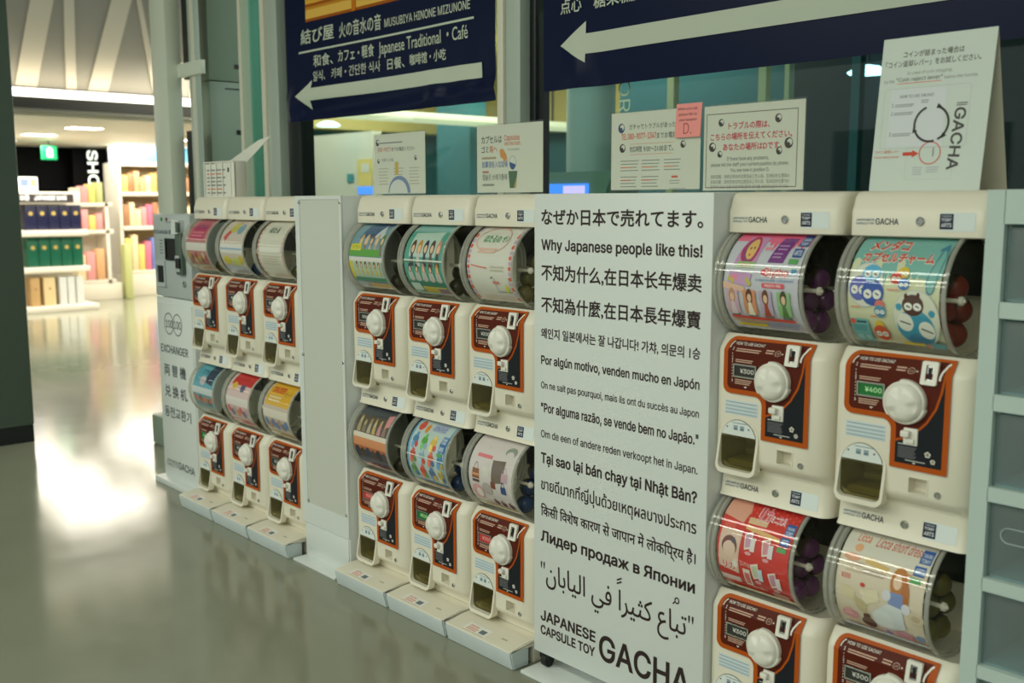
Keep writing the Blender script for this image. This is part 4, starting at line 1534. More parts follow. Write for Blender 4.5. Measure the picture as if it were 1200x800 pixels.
def art_frogs(oz):
    p = Poster(oz, (110, 170, 206))
    p.rect(0.05, 0.95, 0.03, 0.80, (196, 214, 216))
    p.rect(0.45, 0.80, 0.05, 0.13, (176, 186, 214))
    p.t('カプセルフィギュア', 0.48, 0.12, 0.05, (60, 90, 160), 0.78)
    p.e(0.16, 0.10, 0.08, 0.05, (222, 90, 70))
    p.e(0.33, 0.12, 0.05, 0.05, (226, 150, 60))
    cs = [(70, 130, 180), (90, 170, 70), (226, 190, 80), (60, 110, 170), (206, 70, 60), (150, 180, 200), (222, 90, 60), (70, 130, 190), (110, 150, 90), (222, 80, 60), (90, 120, 170), (190, 170, 90)]
    for i in range(12):
        u, f = 0.16 + 0.24 * (i % 4), 0.26 + 0.20 * (i // 4)
        c = cs[i]
        p.e(u, f, 0.075, 0.060, c)
        p.e(u - 0.04, f + 0.07, 0.04, 0.05, tuple(min(255, x + 40) for x in c), 12)
        p.e(u + 0.05, f + 0.06, 0.045, 0.04, cs[(i + 4) % 12], 12)
        p.e(u + 0.01, f - 0.065, 0.035, 0.03, tuple(min(255, x + 26) for x in c), 12)
    p.r(0, 1, 0.455, 0.468, (240, 244, 240))
    logos(p, 0.84, 0.97, 0.16, (110, 150, 200))
    p.rect(0, 1, 0.82, 0.915, (206, 200, 170))
    p.rect(0.55, 0.95, 0.84, 0.90, (170, 170, 176))
    return p


def bag(p, u, f, s, col):
    p.band(ell(u, f, 0.028 * s, 0.05 * s, 10, PI, 2 * PI), 0.010, col)
    p.poly([(u - 0.05 * s, f), (u + 0.05 * s, f), (u + 0.056 * s, f + 0.085 * s), (u - 0.056 * s, f + 0.085 * s)], col)


def art_bags(oz):
    p = Poster(oz, (224, 214, 216))
    p.e(0.82, 0.14, 0.12, 0.05, (150, 160, 150))
    p.e(0.82, 0.17, 0.08, 0.04, (224, 214, 216))
    p.t('!', 0.32, 0.15, 0.03, (90, 90, 90))
    p.rect(0.14, 0.48, 0.215, 0.255, (232, 130, 140), r=0.015)
    bag(p, 0.17, 0.40, 1.5, (150, 96, 60))
    p.rect(0.09, 0.25, 0.54, 0.575, (90, 70, 66))
    p.r(0.08, 0.26, 0.46, 0.49, (222, 160, 120))
    bag(p, 0.40, 0.36, 1.4, (226, 222, 214))
    p.poly([(0.52, 0.26), (0.80, 0.24), (0.82, 0.50), (0.54, 0.54)], (120, 106, 96))
    bag(p, 0.83, 0.38, 1.3, (206, 170, 186))
    bag(p, 0.57, 0.52, 1.0, (140, 70, 60))
    bag(p, 0.80, 0.55, 1.1, (50, 80, 140))
    p.e(0.18, 0.70, 0.13, 0.10, (232, 170, 180))
    p.e(0.21, 0.71, 0.07, 0.06, (244, 232, 230))
    p.e(0.42, 0.63, 0.12, 0.08, (190, 180, 176))
    for u in (0.54, 0.70, 0.88):
        p.e(u, 0.80, 0.055, 0.035, (60, 50, 60), 12)
        p.e(u - 0.02, 0.775, 0.03, 0.03, (110, 50, 70), 12)
    p.rect(0, 1, 0.86, 0.875, (160, 206, 120))
    p.rect(0, 1, 0.875, 0.915, (226, 206, 150))
    return p


def art_pink(oz):
    p = Poster(oz, (196, 130, 130))
    p.poly([(0.18, 0.06), (0.85, 0.04), (0.80, 0.36), (0.12, 0.36)], (196, 70, 110))
    p.t('カプセル', 0.26, 0.18, 0.08, (90, 60, 130), 0.76, bold=0.05)
    p.lines(0.18, 0.74, 0.24, 0.03, 0.055, 2, (222, 130, 150), down=1)
    p.r(0, 1, 0.42, 0.56, (226, 220, 214))
    for i in range(8):
        p.e(0.1 + 0.11 * i, 0.64 + 0.05 * (i % 3), 0.07, 0.06, [(196, 170, 90), (150, 110, 80), (206, 190, 150), (180, 90, 90)][i % 4], 12)
    p.rect(0, 1, 0.80, 0.915, (190, 176, 150))
    return p


def art_yellow(oz):
    p = Poster(oz, (214, 200, 190))
    p.poly([(0.10, 0.30), (0.45, 0.06), (0.55, 0.06), (0.22, 0.36)], (210, 90, 90))
    p.e(0.42, 0.14, 0.14, 0.08, (206, 196, 90))
    p.e(0.70, 0.16, 0.13, 0.08, (130, 170, 190))
    p.r(0, 1, 0.40, 0.56, (230, 226, 222))
    p.r(0, 1, 0.47, 0.50, (150, 180, 214))
    p.e(0.25, 0.68, 0.16, 0.07, (222, 206, 70))
    p.e(0.62, 0.70, 0.18, 0.07, (206, 214, 120))
    p.e(0.85, 0.66, 0.10, 0.07, (214, 190, 60))
    p.rect(0.0, 1.0, 0.78, 0.915, (176, 190, 206))
    return p


def art_plain(oz):
    p = Poster(oz, (222, 220, 208))
    for i in range(12):
        f = 0.08 + i * 0.068
        p.e(0.035, f, 0.028, 0.026, (226, 150, 130), 10)
        p.e(0.965, f, 0.028, 0.026, (226, 150, 130), 10)
    p.t('ほたる', 0.30, 0.20, 0.09, (90, 120, 110), 0.66)
    p.r(0.1, 0.9, 0.42, 0.50, (236, 234, 226))
    p.lines(0.16, 0.84, 0.56, 0.014, 0.04, 4, (206, 196, 180), down=1)
    return p


def art_aqua(oz):
    p = Poster(oz, (96, 170, 190))
    p.poly([(0.55, 0.04), (0.95, 0.04), (0.88, 0.34), (0.55, 0.30)], (50, 66, 90))
    p.t('カプセル', 0.26, 0.18, 0.08, (40, 80, 120), 0.60, bold=0.05)
    p.e(0.42, 0.28, 0.14, 0.08, (200, 190, 200))
    p.r(0, 1, 0.40, 0.52, (214, 222, 226))
    for i in range(7):
        p.e(0.12 + 0.125 * i, 0.60 + 0.05 * (i % 2), 0.08, 0.07, [(206, 130, 110), (190, 150, 130), (150, 110, 110)][i % 3], 12)
    p.rect(0, 1, 0.74, 0.915, (170, 190, 190))
    return p


def art_rose(oz):
    p = Poster(oz, (224, 196, 196))
    p.r(0.1, 0.95, 0.03, 0.20, (206, 50, 50))
    p.e(0.26, 0.22, 0.09, 0.06, (226, 190, 60))
    p.e(0.62, 0.24, 0.10, 0.06, (90, 90, 130))
    p.r(0, 1, 0.40, 0.54, (236, 226, 224))
    for i in range(7):
        p.e(0.12 + 0.125 * i, 0.62 + 0.05 * (i % 2), 0.075, 0.065, [(222, 110, 120), (130, 120, 150), (206, 170, 180), (226, 150, 110)][i % 4], 12)
    p.rect(0, 1, 0.78, 0.915, (222, 150, 150))
    return p


def art_snack(oz):
    p = Poster(oz, (206, 190, 176))
    p.r(0.05, 0.98, 0.03, 0.36, (226, 176, 40))
    p.t('CRACKER', 0.14, 0.17, 0.085, (206, 50, 30), 0.62, bold=0.08)
    p.t('セット', 0.66, 0.20, 0.07, (130, 90, 30), 0.92)
    p.lines(0.14, 0.60, 0.23, 0.03, 0.05, 2, (226, 210, 170), down=1)
    p.r(0, 1, 0.42, 0.56, (232, 222, 212))
    for i in range(7):
        p.e(0.12 + 0.125 * i, 0.64 + 0.05 * (i % 2), 0.08, 0.07, [(110, 140, 190), (190, 150, 130), (130, 130, 170)][i % 3], 12)
    p.rect(0, 1, 0.80, 0.915, (206, 190, 140))
    return p


KU, KL = make_kit(True), make_kit(False)
mat('lcd_dark', (40, 40, 38), 0.3)
mat('capsule_smoke', (70, 64, 48), 0.3)
mat('capsule_purple', (110, 56, 110), 0.25)
mat('capsule_red', (150, 54, 40), 0.25)
mat('capsule_olive', (120, 110, 60), 0.25)
mat('capsule_blue', (40, 66, 110), 0.25)
mat('capsule_clear', (190, 190, 180), 0.2)


def capsule_mesh(c):
    m = MB()
    r, n = 0.026, 14
    prof = [(max(0.0012, r * math.sin(PI * k / n)), -r * math.cos(PI * k / n)) for k in range(n + 1)]
    prof.insert(n // 2 + 1, (r * 1.035, 0.0015))
    prof.insert(n // 2 + 1, (r * 1.035, -0.0015))
    m.tube((0, 0, r), 'z', prof, 24)
    me = m.mesh('toy_capsule', [c, 'capsule_smoke'], 40)
    for pl in me.polygons:
        pl.material_index = 1 if pl.center.z > r + 0.002 else 0
    return me


CAPS = {c: capsule_mesh(c) for c in ('capsule_purple', 'capsule_red', 'capsule_olive', 'capsule_blue', 'capsule_smoke')}
CPOS = [(-0.046, 0.054, 0.264), (-0.050, 0.112, 0.258), (-0.060, 0.080, 0.306), (-0.052, 0.134, 0.304), (-0.046, 0.098, 0.352)]


def machine(bx, upper, art, label, price, cap, caplab, lcd=None):
    oz = 0.152 if upper else 0.100
    bz = ORX - oz if upper else ORX - TIER - oz
    t = thing('capsule_toy_machine', label, 'capsule machine', (bx, 0, bz), 'capsule toy machines in the row')
    parts = {}
    for nm, me, par, lb in (KU if upper else KL):
        o = link(nm, me, parts.get(par, t))
        if lb:
            o['label'] = lb
        parts.setdefault(nm, o)
    o = link('poster', art(oz).mesh('poster', 'print_paper'), parts['drum'])
    o['label'] = 'printed poster inside the clear drum'
    if lcd == 'green':
        bgc, fg = (40, 120, 60), (190, 236, 180)
    elif lcd == 'red':
        bgc, fg = (196, 70, 66), (240, 170, 160)
    else:
        bgc, fg = (58, 58, 54), (206, 206, 198)
    p = Print(lambda u, v, h: (u, -0.0012 - h, v + oz))
    p.rect(-0.1845, -0.131, 0.1355, 0.159, bgc, 0)
    p.text(price, -0.171, 0.142, 0.0105, fg, x1=-0.1345, bold=0.05, res=2, layer=1)
    o = link('price_display', p.mesh('price_display', 'print_plastic'), parts['price_frame'])
    for x, y, z in CPOS:
        o = link('toy_capsule', CAPS[cap], None, (bx + x, y, bz + z + oz - 0.026), (0, 0, 0))
        rot = Matrix.Rotation(-1.2 + 6 * (y - 0.09), 4, 'Y') @ Matrix.Rotation(4 * (z - 0.3), 4, 'X')
        o.matrix_world = Matrix.Translation((bx + x, y, bz + z + oz)) @ rot @ Matrix.Translation((0, 0, -0.026))
        tag(o, caplab, 'capsule', caplab.replace('toy capsule', 'toy capsules'))
    return t


MACHINES = [
    # column x, upper?, art, label, price, capsule material, capsule label, lcd
    (XW, 1, art_pink, 'cream and brown capsule machine with magenta poster, upper one beside the change machine', '¥300', 'capsule_olive', 'toy capsule in the drum with the magenta poster', None),
    (XW, 0, art_aqua, 'cream and brown capsule machine with aqua poster, lower one beside the change machine', '¥300', 'capsule_olive', 'toy capsule in the drum with the aqua poster', 'green'),
    (XW + .3, 1, art_yellow, 'cream and brown capsule machine with pale poster of yellow blobs, upper middle of far bank', '¥300', 'capsule_blue', 'toy capsule in the drum with the yellow blobs poster', None),
    (XW + .3, 0, art_rose, 'cream and brown capsule machine with red banded pink poster, lower middle of far bank', '¥300', 'capsule_olive', 'toy capsule in the drum with the red banded pink poster', None),
    (XW + .6, 1, art_plain, 'cream and brown capsule machine with whitish poster, upper one left of the blank grey panel', '¥300', 'capsule_olive', 'toy capsule in the drum next to the top of the blank panel', None),
    (XW + .6, 0, art_snack, 'cream and brown capsule machine with orange topped poster, lower one left of the blank panel', '¥300', 'capsule_smoke', 'toy capsule in the drum with the orange topped poster', None),
    (0.0, 1, art_farm, 'cream and brown capsule machine with green and yellow farm poster, right of the blank panel', '¥300', 'capsule_smoke', 'toy capsule in the drum with the farm poster', None),
    (0.0, 0, art_dusk, 'cream and brown capsule machine with dark orange striped poster, lower right of blank panel', '¥300', 'capsule_smoke', 'toy capsule in the drum with the dark striped poster', 'red'),
    (0.3, 1, art_teal, 'cream and brown capsule machine with teal poster of figures in a row', '¥300', 'capsule_smoke', 'toy capsule in the drum with the teal poster', None),
    (0.3, 0, art_frogs, 'cream and brown capsule machine with blue poster of many creatures and green price display', '¥300', 'capsule_blue', 'toy capsule in the drum with the blue creatures poster', 'green'),
    (0.6, 1, art_dots, 'cream and brown capsule machine with white poster edged in red dots, left of lettered board', '¥300', 'capsule_olive', 'toy capsule in the drum with the red dotted poster', None),
    (0.6, 0, art_bags, 'cream and brown capsule machine with pale poster of handbags, left of lettered board', '¥300', 'capsule_blue', 'toy capsule in the drum with the handbag poster', 'red'),
    (CX, 1, art_doll, 'cream and brown capsule machine with pink lavender doll poster, right of lettered board', '¥300', 'capsule_purple', 'purple toy capsule in the drum with the pink doll poster', None),
    (CX, 0, art_red, 'cream and brown capsule machine with bright red poster, lower right of lettered board', '¥300', 'capsule_purple', 'purple toy capsule in the drum with the bright red poster', None),
    (CX + .3, 1, art_octopus, 'cream and brown capsule machine with blue octopus poster beside the white drawer rack', '¥400', 'capsule_red', 'red toy capsule in the drum with the octopus poster', 'green'),
    (CX + .3, 0, art_dress, 'cream and brown capsule machine with beige poster of a white dress beside the drawer rack', '¥300', 'capsule_olive', 'toy capsule in the drum with the white dress poster', None),
]
for a in MACHINES:
    machine(*a)


# base trays under each column
def tray_kit():
    K = []
    m = MB()
    sec = [(-0.070, 0.0), (-0.079, 0.002), (-0.0905, 0.046), (-0.0885, 0.0515), (-0.060, 0.0525), (-0.02, 0.052), (-0.02, 0.0)]
    x0, x1, b = -0.242, 0.050, 0.006
    m.prism(sec, lambda y, z: (x0, y, z), lambda y, z: (x1, y, z))
    es = [e for e in m.bm.edges if abs(e.verts[0].co.x - e.verts[1].co.x) < 1e-6]
    bmesh.ops.bevel(m.bm, geom=es, offset=0.004, segments=2, affect='EDGES')
    K.append(('tray_front', m.mesh('tray_front', 'tray_grey', 40), 'grey front skirt'))
    m = MB()
    sec = [(-0.090, 0.0530), (-0.0885, 0.0555), (-0.02, 0.0665), (0.006, 0.0655), (0.03, 0.0630), (0.335, 0.0630), (0.335, 0.0), (0.0, 0.0), (0.0, 0.0530)]
    m.prism(sec, lambda y, z: (x0 + 0.002, y, z), lambda y, z: (x1 - 0.002, y, z))
    bmesh.ops.bevel(m.bm, geom=[e for e in m.bm.edges if abs(e.verts[0].co.x - e.verts[1].co.x) < 1e-6], offset=0.003, segments=2, affect='EDGES')
    K.append(('tray_top', m.mesh('tray_top', 'cream_plastic', 40), 'cream top'))
    p = Print(lambda u, v, h: (u, -0.0885 + v, 0.0555 + v * 0.1606 + h))
    p.rect(-0.175, -0.075, 0.008, 0.046, (238, 236, 228), 0)
    p.text('GACHA', -0.162, 0.030, 0.010, (222, 130, 110), x1=-0.125, bold=0.03, res=2, layer=1)
    p.lines(-0.162, -0.118, 0.024, 0.004, 0.008, 2, (226, 150, 130), layer=1)
    p.rect(-0.110, -0.086, 0.016, 0.034, (110, 124, 130), 1)
    p.lines(-0.170, -0.080, 0.008, 0.002, 0.004, 1, (190, 180, 160), layer=1)
    p.rect(-0.030, -0.006, 0.034, 0.040, (190, 180, 150), 0)
    K.append(('tray_label', p.mesh('tray_label', 'print_plastic'), 'white label with red print'))
    return K


TK = tray_kit()
for bx, lb in ((XW, 'grey fronted base tray at floor level beside the change machine'), (XW + .3, 'grey fronted base tray, middle one of the far three'),
               (XW + .6, 'grey fronted base tray left of the blank panel foot'), (0.0, 'grey fronted base tray right of the blank panel foot'),
               (0.3, 'grey fronted base tray, middle one of the three before the lettered board'), (0.6, 'grey fronted base tray at the left foot of the lettered board'),
               (CX, 'grey fronted base tray at the right foot of the lettered board'), (CX + .3, 'grey fronted base tray at the foot of the drawer rack')):
    t = thing('base_tray', lb, 'base tray', (bx, 0, 0), 'base trays under the machines')
    for nm, me, l2 in TK:
        o = link(nm, me, t)
        o['label'] = l2
# ------------------------------------------------------------------ lettered board
t = thing('sign_board', 'white freestanding board lettered in many languages between the capsule machines', 'sign board', (0.957, 0.0, 0.0))
m = MB()
m.box(-0.289, 0.289, -0.020, 0.34, 0.052, 1.304, 0.004)
link('board', m.mesh('board', 'white_metal'), t)
DARK = (48, 32, 32)
p = Print(front_map(-0.0204, -0.957))
LINES = [('なぜか日本で売れてます。', 1.225, 0.039, 'な', 0.02), ('Why Japanese people like this!', 1.159, 0.028, 'W', 0.018), ('不知为什么,在日本长年爆卖', 1.080, 0.039, '不', 0.018),
         ('不知為什麼,在日本長年爆賣', 0.997, 0.038, '不', 0.018), ('왜인지 일본에서는 잘 나갑니다! 가챠, 의문의 1승', 0.927, 0.028, '왜', 0.018), ('Por algún motivo, venden mucho en Japón', 0.858, 0.0235, 'P', 0.016),
         ('On ne sait pas pourquoi, mais ils ont du succès au Japon', 0.793, 0.0185, 'O', 0.008), ('"Por alguma razão, se vende bem no Japão."', 0.729, 0.025, 'P', 0.016),
         ('Om de een of andere reden verkoopt het in Japan.', 0.660, 0.0205, 'O', 0.008), ('Tại sao lại bán chạy tại Nhật Bản?', 0.590, 0.029, 'T', 0.026),
         ('ขายดีมากที่ญี่ปุ่นด้วยเหตุผลบางประการ', 0.517, 0.024, 'ข', 0.006), ('िकसी िवशेष कारण से जापान में लोकिप्रय है।', 0.445, 0.0245, 'क', 0.012), ('Лидер продаж в Японии', 0.373, 0.031, 'Л', 0.026)]
for s, z, h, ref, b in LINES:
    p.text(s, 0.6965, z, h, DARK, x1=1.2185, ref=ref, bold=b + (0.026 if h > 0.021 else 0.014), layer=0, res=4)
AR = '"\uFEE5\uFE8E\uFE91\uFE8E\uFEF4\uFEDF\uFE8D \uFEF2\uFED3 \uFE8D\uFEAE\uFEF4\uFE9C\uFEDB \uFEC9\uFE8E\uFE92\uFE97"'
p.text(AR, 0.6965, 0.262, 0.054, DARK, x1=1.2165, ref='\uFE8D', bold=0.012, layer=0, res=4)
p.band(ell(1.166, 0.341, 0.006, 0.007, 10), 0.0035, DARK, 0, closed=True)
p.band([(1.160, 0.337), (1.154, 0.330)], 0.0035, DARK, 0)
for dz in (0.0, 0.009):
    p.band([(0.974, 0.330 + dz), (0.990, 0.338 + dz)], 0.004, DARK, 0)
p.text('JAPANESE', 0.6965, 0.148, 0.031, DARK, x1=0.902, bold=0.055, layer=0, res=4)
p.text('CAPSULE TOY', 0.6965, 0.1085, 0.027, DARK, x1=0.901, bold=0.055, layer=0, res=4)
p.text('GACHA', 0.915, 0.1085, 0.071, DARK, x1=1.211, bold=0.042, layer=0, res=5)
link('lettering', p.mesh('lettering', 'print_board'), t)
for x in (-0.255, 0.255):
    m = MB()
    m.tube((x, 0.0, 0.028), 'x', [(0.010, -0.010), (0.018, -0.009), (0.018, 0.009), (0.010, 0.010)], 20)
    m.box(x - 0.018, x + 0.018, -0.012, 0.012, 0.034, 0.053)
    link('caster', m.mesh('caster', 'rubber'), t)
o = link('floor_plate', boxmesh('floor_plate', 'white_metal', -0.296, 0.278, -0.072, 0.34, 0, 0.009, bev=0.002), None, (0.965, 0, 0))
tag(o, 'white flat plate on the floor beneath the lettered board', 'floor plate')

# ------------------------------------------------------------------ blank grey panel
t = thing('blank_board', 'tall white framed blank grey panel between two banks of capsule machines', 'panel', (-0.396, 0, 0))
m = MB()
m.box(-0.146, 0.146, -0.018, 0.34, 0.009, 1.304, 0.003)
link('cabinet', m.mesh('cabinet', 'white_metal'), t)
m = MB()
m.ring([(-0.146, 0.140), (0.146, 0.140), (0.146, 1.304), (-0.146, 1.304)], [(-0.118, 0.212), (0.134, 0.212), (0.134, 1.292), (-0.118, 1.292)],
       lambda a, b: (a, -0.017, b), lambda a, b: (a, -0.023, b))
link('frame', m.mesh('frame', 'white_metal', 30), t)
link('face', boxmesh('face', 'panel_grey', -0.124, 0.137, -0.0205, -0.0175, 0.206, 1.295), t)
for x, z in ((-0.119, 1.282), (0.138, 1.282), (-0.120, 0.751), (0.137, 0.750), (-0.114, 0.222), (0.134, 0.222)):
    link('bolt', MB().tube((x, -0.022, z), 'y', [(0.0055, 0.002), (0.0055, -0.002), (0.003, -0.0035)], 14).mesh('bolt', 'chrome'), t)
link('kick_panel', boxmesh('kick_panel', 'white_metal', -0.138, 0.140, -0.022, -0.017, 0.045, 0.134, bev=0.002), t)
o = link('floor_plate', boxmesh('floor_plate', 'white_metal', -0.152, 0.126, -0.070, 0.34, 0, 0.009, bev=0.002), None, (-0.398, 0, 0))
tag(o, 'white flat plate on the floor beneath the blank grey panel', 'floor plate')

# ------------------------------------------------------------------ change machine
t = thing('change_machine', 'grey white coin exchanger cabinet at the far end of the capsule machines', 'change machine', (-1.712, 0.045, 0))
Y0 = 0.0
m = MB()
m.box(-0.19, 0.182, 0.0, 0.36, 0.028, 0.862, 0.004)
link('cabinet', m.mesh('cabinet', 'white_metal'), t)
m = MB()
m.box(-0.185, 0.190, -0.004, 0.36, 0.866, 1.231, 0.006)
hd = link('coin_unit', m.mesh('coin_unit', 'grey_metal'), t)
dr = link('door', boxmesh('door', 'white_metal', -0.182, 0.172, -0.004, 0.002, 0.045, 0.838, bev=0.002), t)
p = Print(front_map(-0.0044))
GR = (62, 74, 80)
for cx in (-0.062, 0.026):
    p.band(ell(cx, 0.746, 0.045, 0.047, 30), 0.0042, GR, 0, closed=True)
p.text('100', -0.094, 0.727, 0.036, GR, x1=-0.024, bold=0.02, layer=0)
p.text('100', -0.010, 0.727, 0.036, GR, x1=0.062, bold=0.02, layer=0)
p.text('EXCHANGER', -0.157, 0.6115, 0.037, GR, x1=0.122, bold=0.035, layer=0)
p.text('両 替 機', -0.133, 0.507, 0.055, GR, x1=0.090, bold=0.035, layer=0)
p.text('兑 换 机.', -0.135, 0.410, 0.055, GR, x1=0.100, bold=0.035, layer=0)
p.text('동전교환기', -0.148, 0.316, 0.050, GR, x1=0.124, bold=0.035, layer=0)
p.text('JAPANESE', -0.152, 0.102, 0.015, (96, 106, 110), x1=-0.036, bold=0.01, layer=0)
p.text('CAPSULE TOY', -0.152, 0.084, 0.015, (96, 106, 110), x1=-0.036, bold=0.01, layer=0)
p.text('GACHA', -0.030, 0.0845, 0.035, GR, x1=0.136, bold=0.035, layer=0)
link('door_lettering', p.mesh('door_lettering', 'print_board'), dr)
m = MB()
m.ring(rrect(-0.056, 0.056, 1.030, 1.126, 0.004), rrect(-0.046, 0.046, 1.040, 1.116, 0.003), lambda a, b: (a, -0.003, b), lambda a, b: (a, -0.010, b))
w = link('coin_window', m.mesh('coin_window', 'black_metal', 30), hd)
link('window_face', boxmesh('window_face', 'dark_plastic', -0.050, 0.050, -0.006, -0.002, 1.034, 1.122), hd)
m = MB()
m.ring(rrect(-0.156, -0.064, 0.910, 1.026, 0.004), rrect(-0.146, -0.074, 0.928, 1.004, 0.004), lambda a, b: (a, -0.003, b), lambda a, b: (a, -0.012, b))
link('coin_cup', m.mesh('coin_cup', 'grey_metal', 30), hd)
link('cup_hollow', boxmesh('cup_hollow', 'dark_plastic', -0.150, -0.070, -0.006, -0.002, 0.924, 1.008), hd)
link('cup_plate', boxmesh('cup_plate', 'grey_metal', -0.152, -0.068, -0.0065, -0.003, 1.006, 1.024), hd)
m = MB()
m.box(0.076, 0.140, -0.022, 0.0, 0.972, 1.150, 0.004)
bv = link('bill_acceptor', m.mesh('bill_acceptor', 'pillar_paint'), hd)
link('bill_mouth', boxmesh('bill_mouth', 'dark_plastic', 0.088, 0.128, -0.030, -0.020, 1.000, 1.045, bev=0.004), bv)
link('bill_plate', boxmesh('bill_plate', 'grey_metal', 0.078, 0.118, -0.026, -0.021, 0.985, 1.055, bev=0.002), bv)
m = MB()
m.prism([(0.060, 1.145), (0.125, 1.150), (0.138, 1.205), (0.070, 1.212)], lambda a, b: (a, -0.003, b), lambda a, b: (a, -0.030, b))
link('coin_chute', m.mesh('coin_chute', 'white_metal', 30), hd)
link('chute_mouth', boxmesh('chute_mouth', 'pillar_paint', 0.112, 0.136, -0.034, -0.02, 1.155, 1.200, bev=0.003), hd)
link('lock', lock_mesh(0.123, -0.004, 0.932, 0.014, 0.006), hd)
m = MB().tube((-0.086, -0.004, 1.209), 'y', [(0.009, 0.0), (0.009, -0.003), (0.005, -0.005)], 14)
mat('led_green', (40, 150, 80), 0.3)
mat('led_red', (130, 50, 40), 0.3)
link('indicator', m.mesh('indicator', 'led_green'), hd)
m = MB().tube((-0.034, -0.004, 1.209), 'y', [(0.008, 0.0), (0.008, -0.003), (0.005, -0.005)], 14)
link('indicator', m.mesh('indicator', 'led_red'), hd)
p = Print(front_map(-0.0044))
p.text('EXCHANGER 両替', -0.174, 1.142, 0.022, GR, x1=0.030, bold=0.03, layer=0)
p.lines(-0.120, -0.085, 1.115, 0.006, 0.014, 5, (130, 140, 142), layer=0)
p.lines(-0.05, 0.03, 1.196, 0.004, 0.009, 1, (130, 140, 142), layer=0)
link('unit_lettering', p.mesh('unit_lettering', 'print_board'), hd)
o = link('floor_plate', boxmesh('floor_plate', 'white_metal', -0.22, 0.25, -0.036, 0.36, 0, 0.028, bev=0.004), None, (-1.712, 0.045, 0))
tag(o, 'thick white plinth plate under the coin exchanger', 'floor plate')
o = link('floor_box', boxmesh('floor_box', 'column_beige', -0.07, 0.07, -0.05, 0.05, 0, 0.16, bev=0.01), None, (-2.60, 0.36, 0))
tag(o, 'small grey box on the floor behind the coin exchanger', 'box')

# ------------------------------------------------------------------ rack of white drawers at the right
t = thing('drawer_rack', 'white rack of frosted grey compartments at the right edge of the photo', 'rack', (2.10, 0, 0))
xl, xr = -0.257, 0.257
cols = [(-0.225, 0.040 - 0.055), (0.017, 0.225)]
rows = [(1.106, 1.244), (0.939, 1.077), (0.768, 0.909), (0.596, 0.741), (0.426, 0.571), (0.256, 0.401), (0.086, 0.231)]
m = MB()
for a, b in ((xl, cols[0][0]), (cols[0][1], cols[1][0]), (cols[1][1], xr)):
    m.box(a, b, -0.02, 0.34, 0.0, 1.304)
zs = [1.304] + [z for r in rows for z in (r[1], r[0])] + [0.0]
for i in range(0, len(zs), 2):
    for a, b in cols:
        m.box(a - 0.001, b + 0.001, -0.02, 0.34, zs[i + 1], zs[i])
m.box(xl, xr, 0.332, 0.34, 0, 1.304)
link('frame', m.mesh('frame', 'rack_white', 30), t)
mat('bin_grey', (176, 190, 192), 0.35)
for ci, (a, b) in enumerate(cols):
    for ri, (z0, z1) in enumerate(rows):
        m = MB()
        x0, x1, y0, y1 = a + 0.002, b - 0.002, -0.004, 0.28
        m.box(x0, x0 + 0.003, y0, y1, z0 + 0.001, z1 - 0.004)
        m.box(x1 - 0.003, x1, y0, y1, z0 + 0.001, z1 - 0.004)
        m.box(x0, x1, y1 - 0.003, y1, z0 + 0.001, z1 - 0.004)
        m.box(x0, x1, y0, y1, z0 + 0.001, z0 + 0.004)
        d = link('bin', m.mesh('bin', 'bin_grey', 30), t)
        fr = MB().box(x0, x1, y0 - 0.003, y0, z0 + 0.002, z1 - 0.006, 0.001)
        link('bin_front', fr.mesh('bin_front', 'frosted'), d)
        if ri in (3,):
            g = MB()
            g.ring(rrect(a + 0.022, a + 0.085, z0 + 0.070, z0 + 0.100, 0.0149, 6), rrect(a + 0.0235, a + 0.0835, z0 + 0.0715, z0 + 0.0985, 0.0134, 6), lambda u, v: (u, -0.006, v), lambda u, v: (u, -0.009, v))
            link('grip_ring', g.mesh('grip_ring', 'bin_grey', 30), d)

# ------------------------------------------------------------------ hanging banners
NAVY = (16, 25, 58)


def bump(a, b, c, d, e):
    return lambda x, z: e * math.exp(-((x - a) / b) ** 2 - ((z - c) / d) ** 2)


def banner(name, label, x0, x1, z0, z1, wob, art):
    t = thing(name, label, 'banner', ((x0 + x1) / 2, 0.575, z0))
    ox = (x0 + x1) / 2

    def F(u, v, h):
        y = sum(w(u, v) for w in wob)
        return (u - ox, y - h, v - z0)
    nx, nz = 90, 60
    bm = bmesh.new()
    g = [[bm.verts.new(F(x0 + (x1 - x0) * i / nx, z0 + (z1 - z0) * j / nz, 0)) for i in range(nx + 1)] for j in range(nz + 1)]
    for j in range(nz):
        for i in range(nx):
            bm.faces.new((g[j][i], g[j][i + 1], g[j + 1][i + 1], g[j + 1][i]))
    bm.normal_update()
    bmesh.ops.solidify(bm, geom=bm.faces[:], thickness=-0.0012)
    me = bpy.data.meshes.new('sheet')
    bm.to_mesh(me)
    bm.free()
    me.materials.append(MATS['vinyl_navy'])
    link('sheet', finish(me, 60), t)
    p = Print(lambda u, v, h: F(u, v, h + 0.0008), breaks=[z0 + (z1 - z0) * j / nz for j in range(nz + 1)], step=0.0008, ubreaks=[x0 + (x1 - x0) * i / nx for i in range(nx + 1)])
    art(p)
    me = p.mesh('printing', 'print_vinyl')
    link('printing', finish(me, 60), t)
    link('rod', MB().tube((0, 0.004, z1 - z0 + 0.004), 'x', [(0.008, x0 - ox - 0.02), (0.008, x1 - ox + 0.02)], 14).mesh('rod', 'chrome'), t)
    m = MB()
    for x in (x0 + 0.05 - ox, x1 - 0.05 - ox):
        m.box(x - 0.004, x + 0.004, 0.0, 0.008, z1 - z0, 3.6 - z0)
    link('hanger', m.mesh('hanger', 'chrome'), t)
    return t


mat('vinyl_navy', NAVY, 0.28, spec=0.12)
PALE = (204, 212, 196)


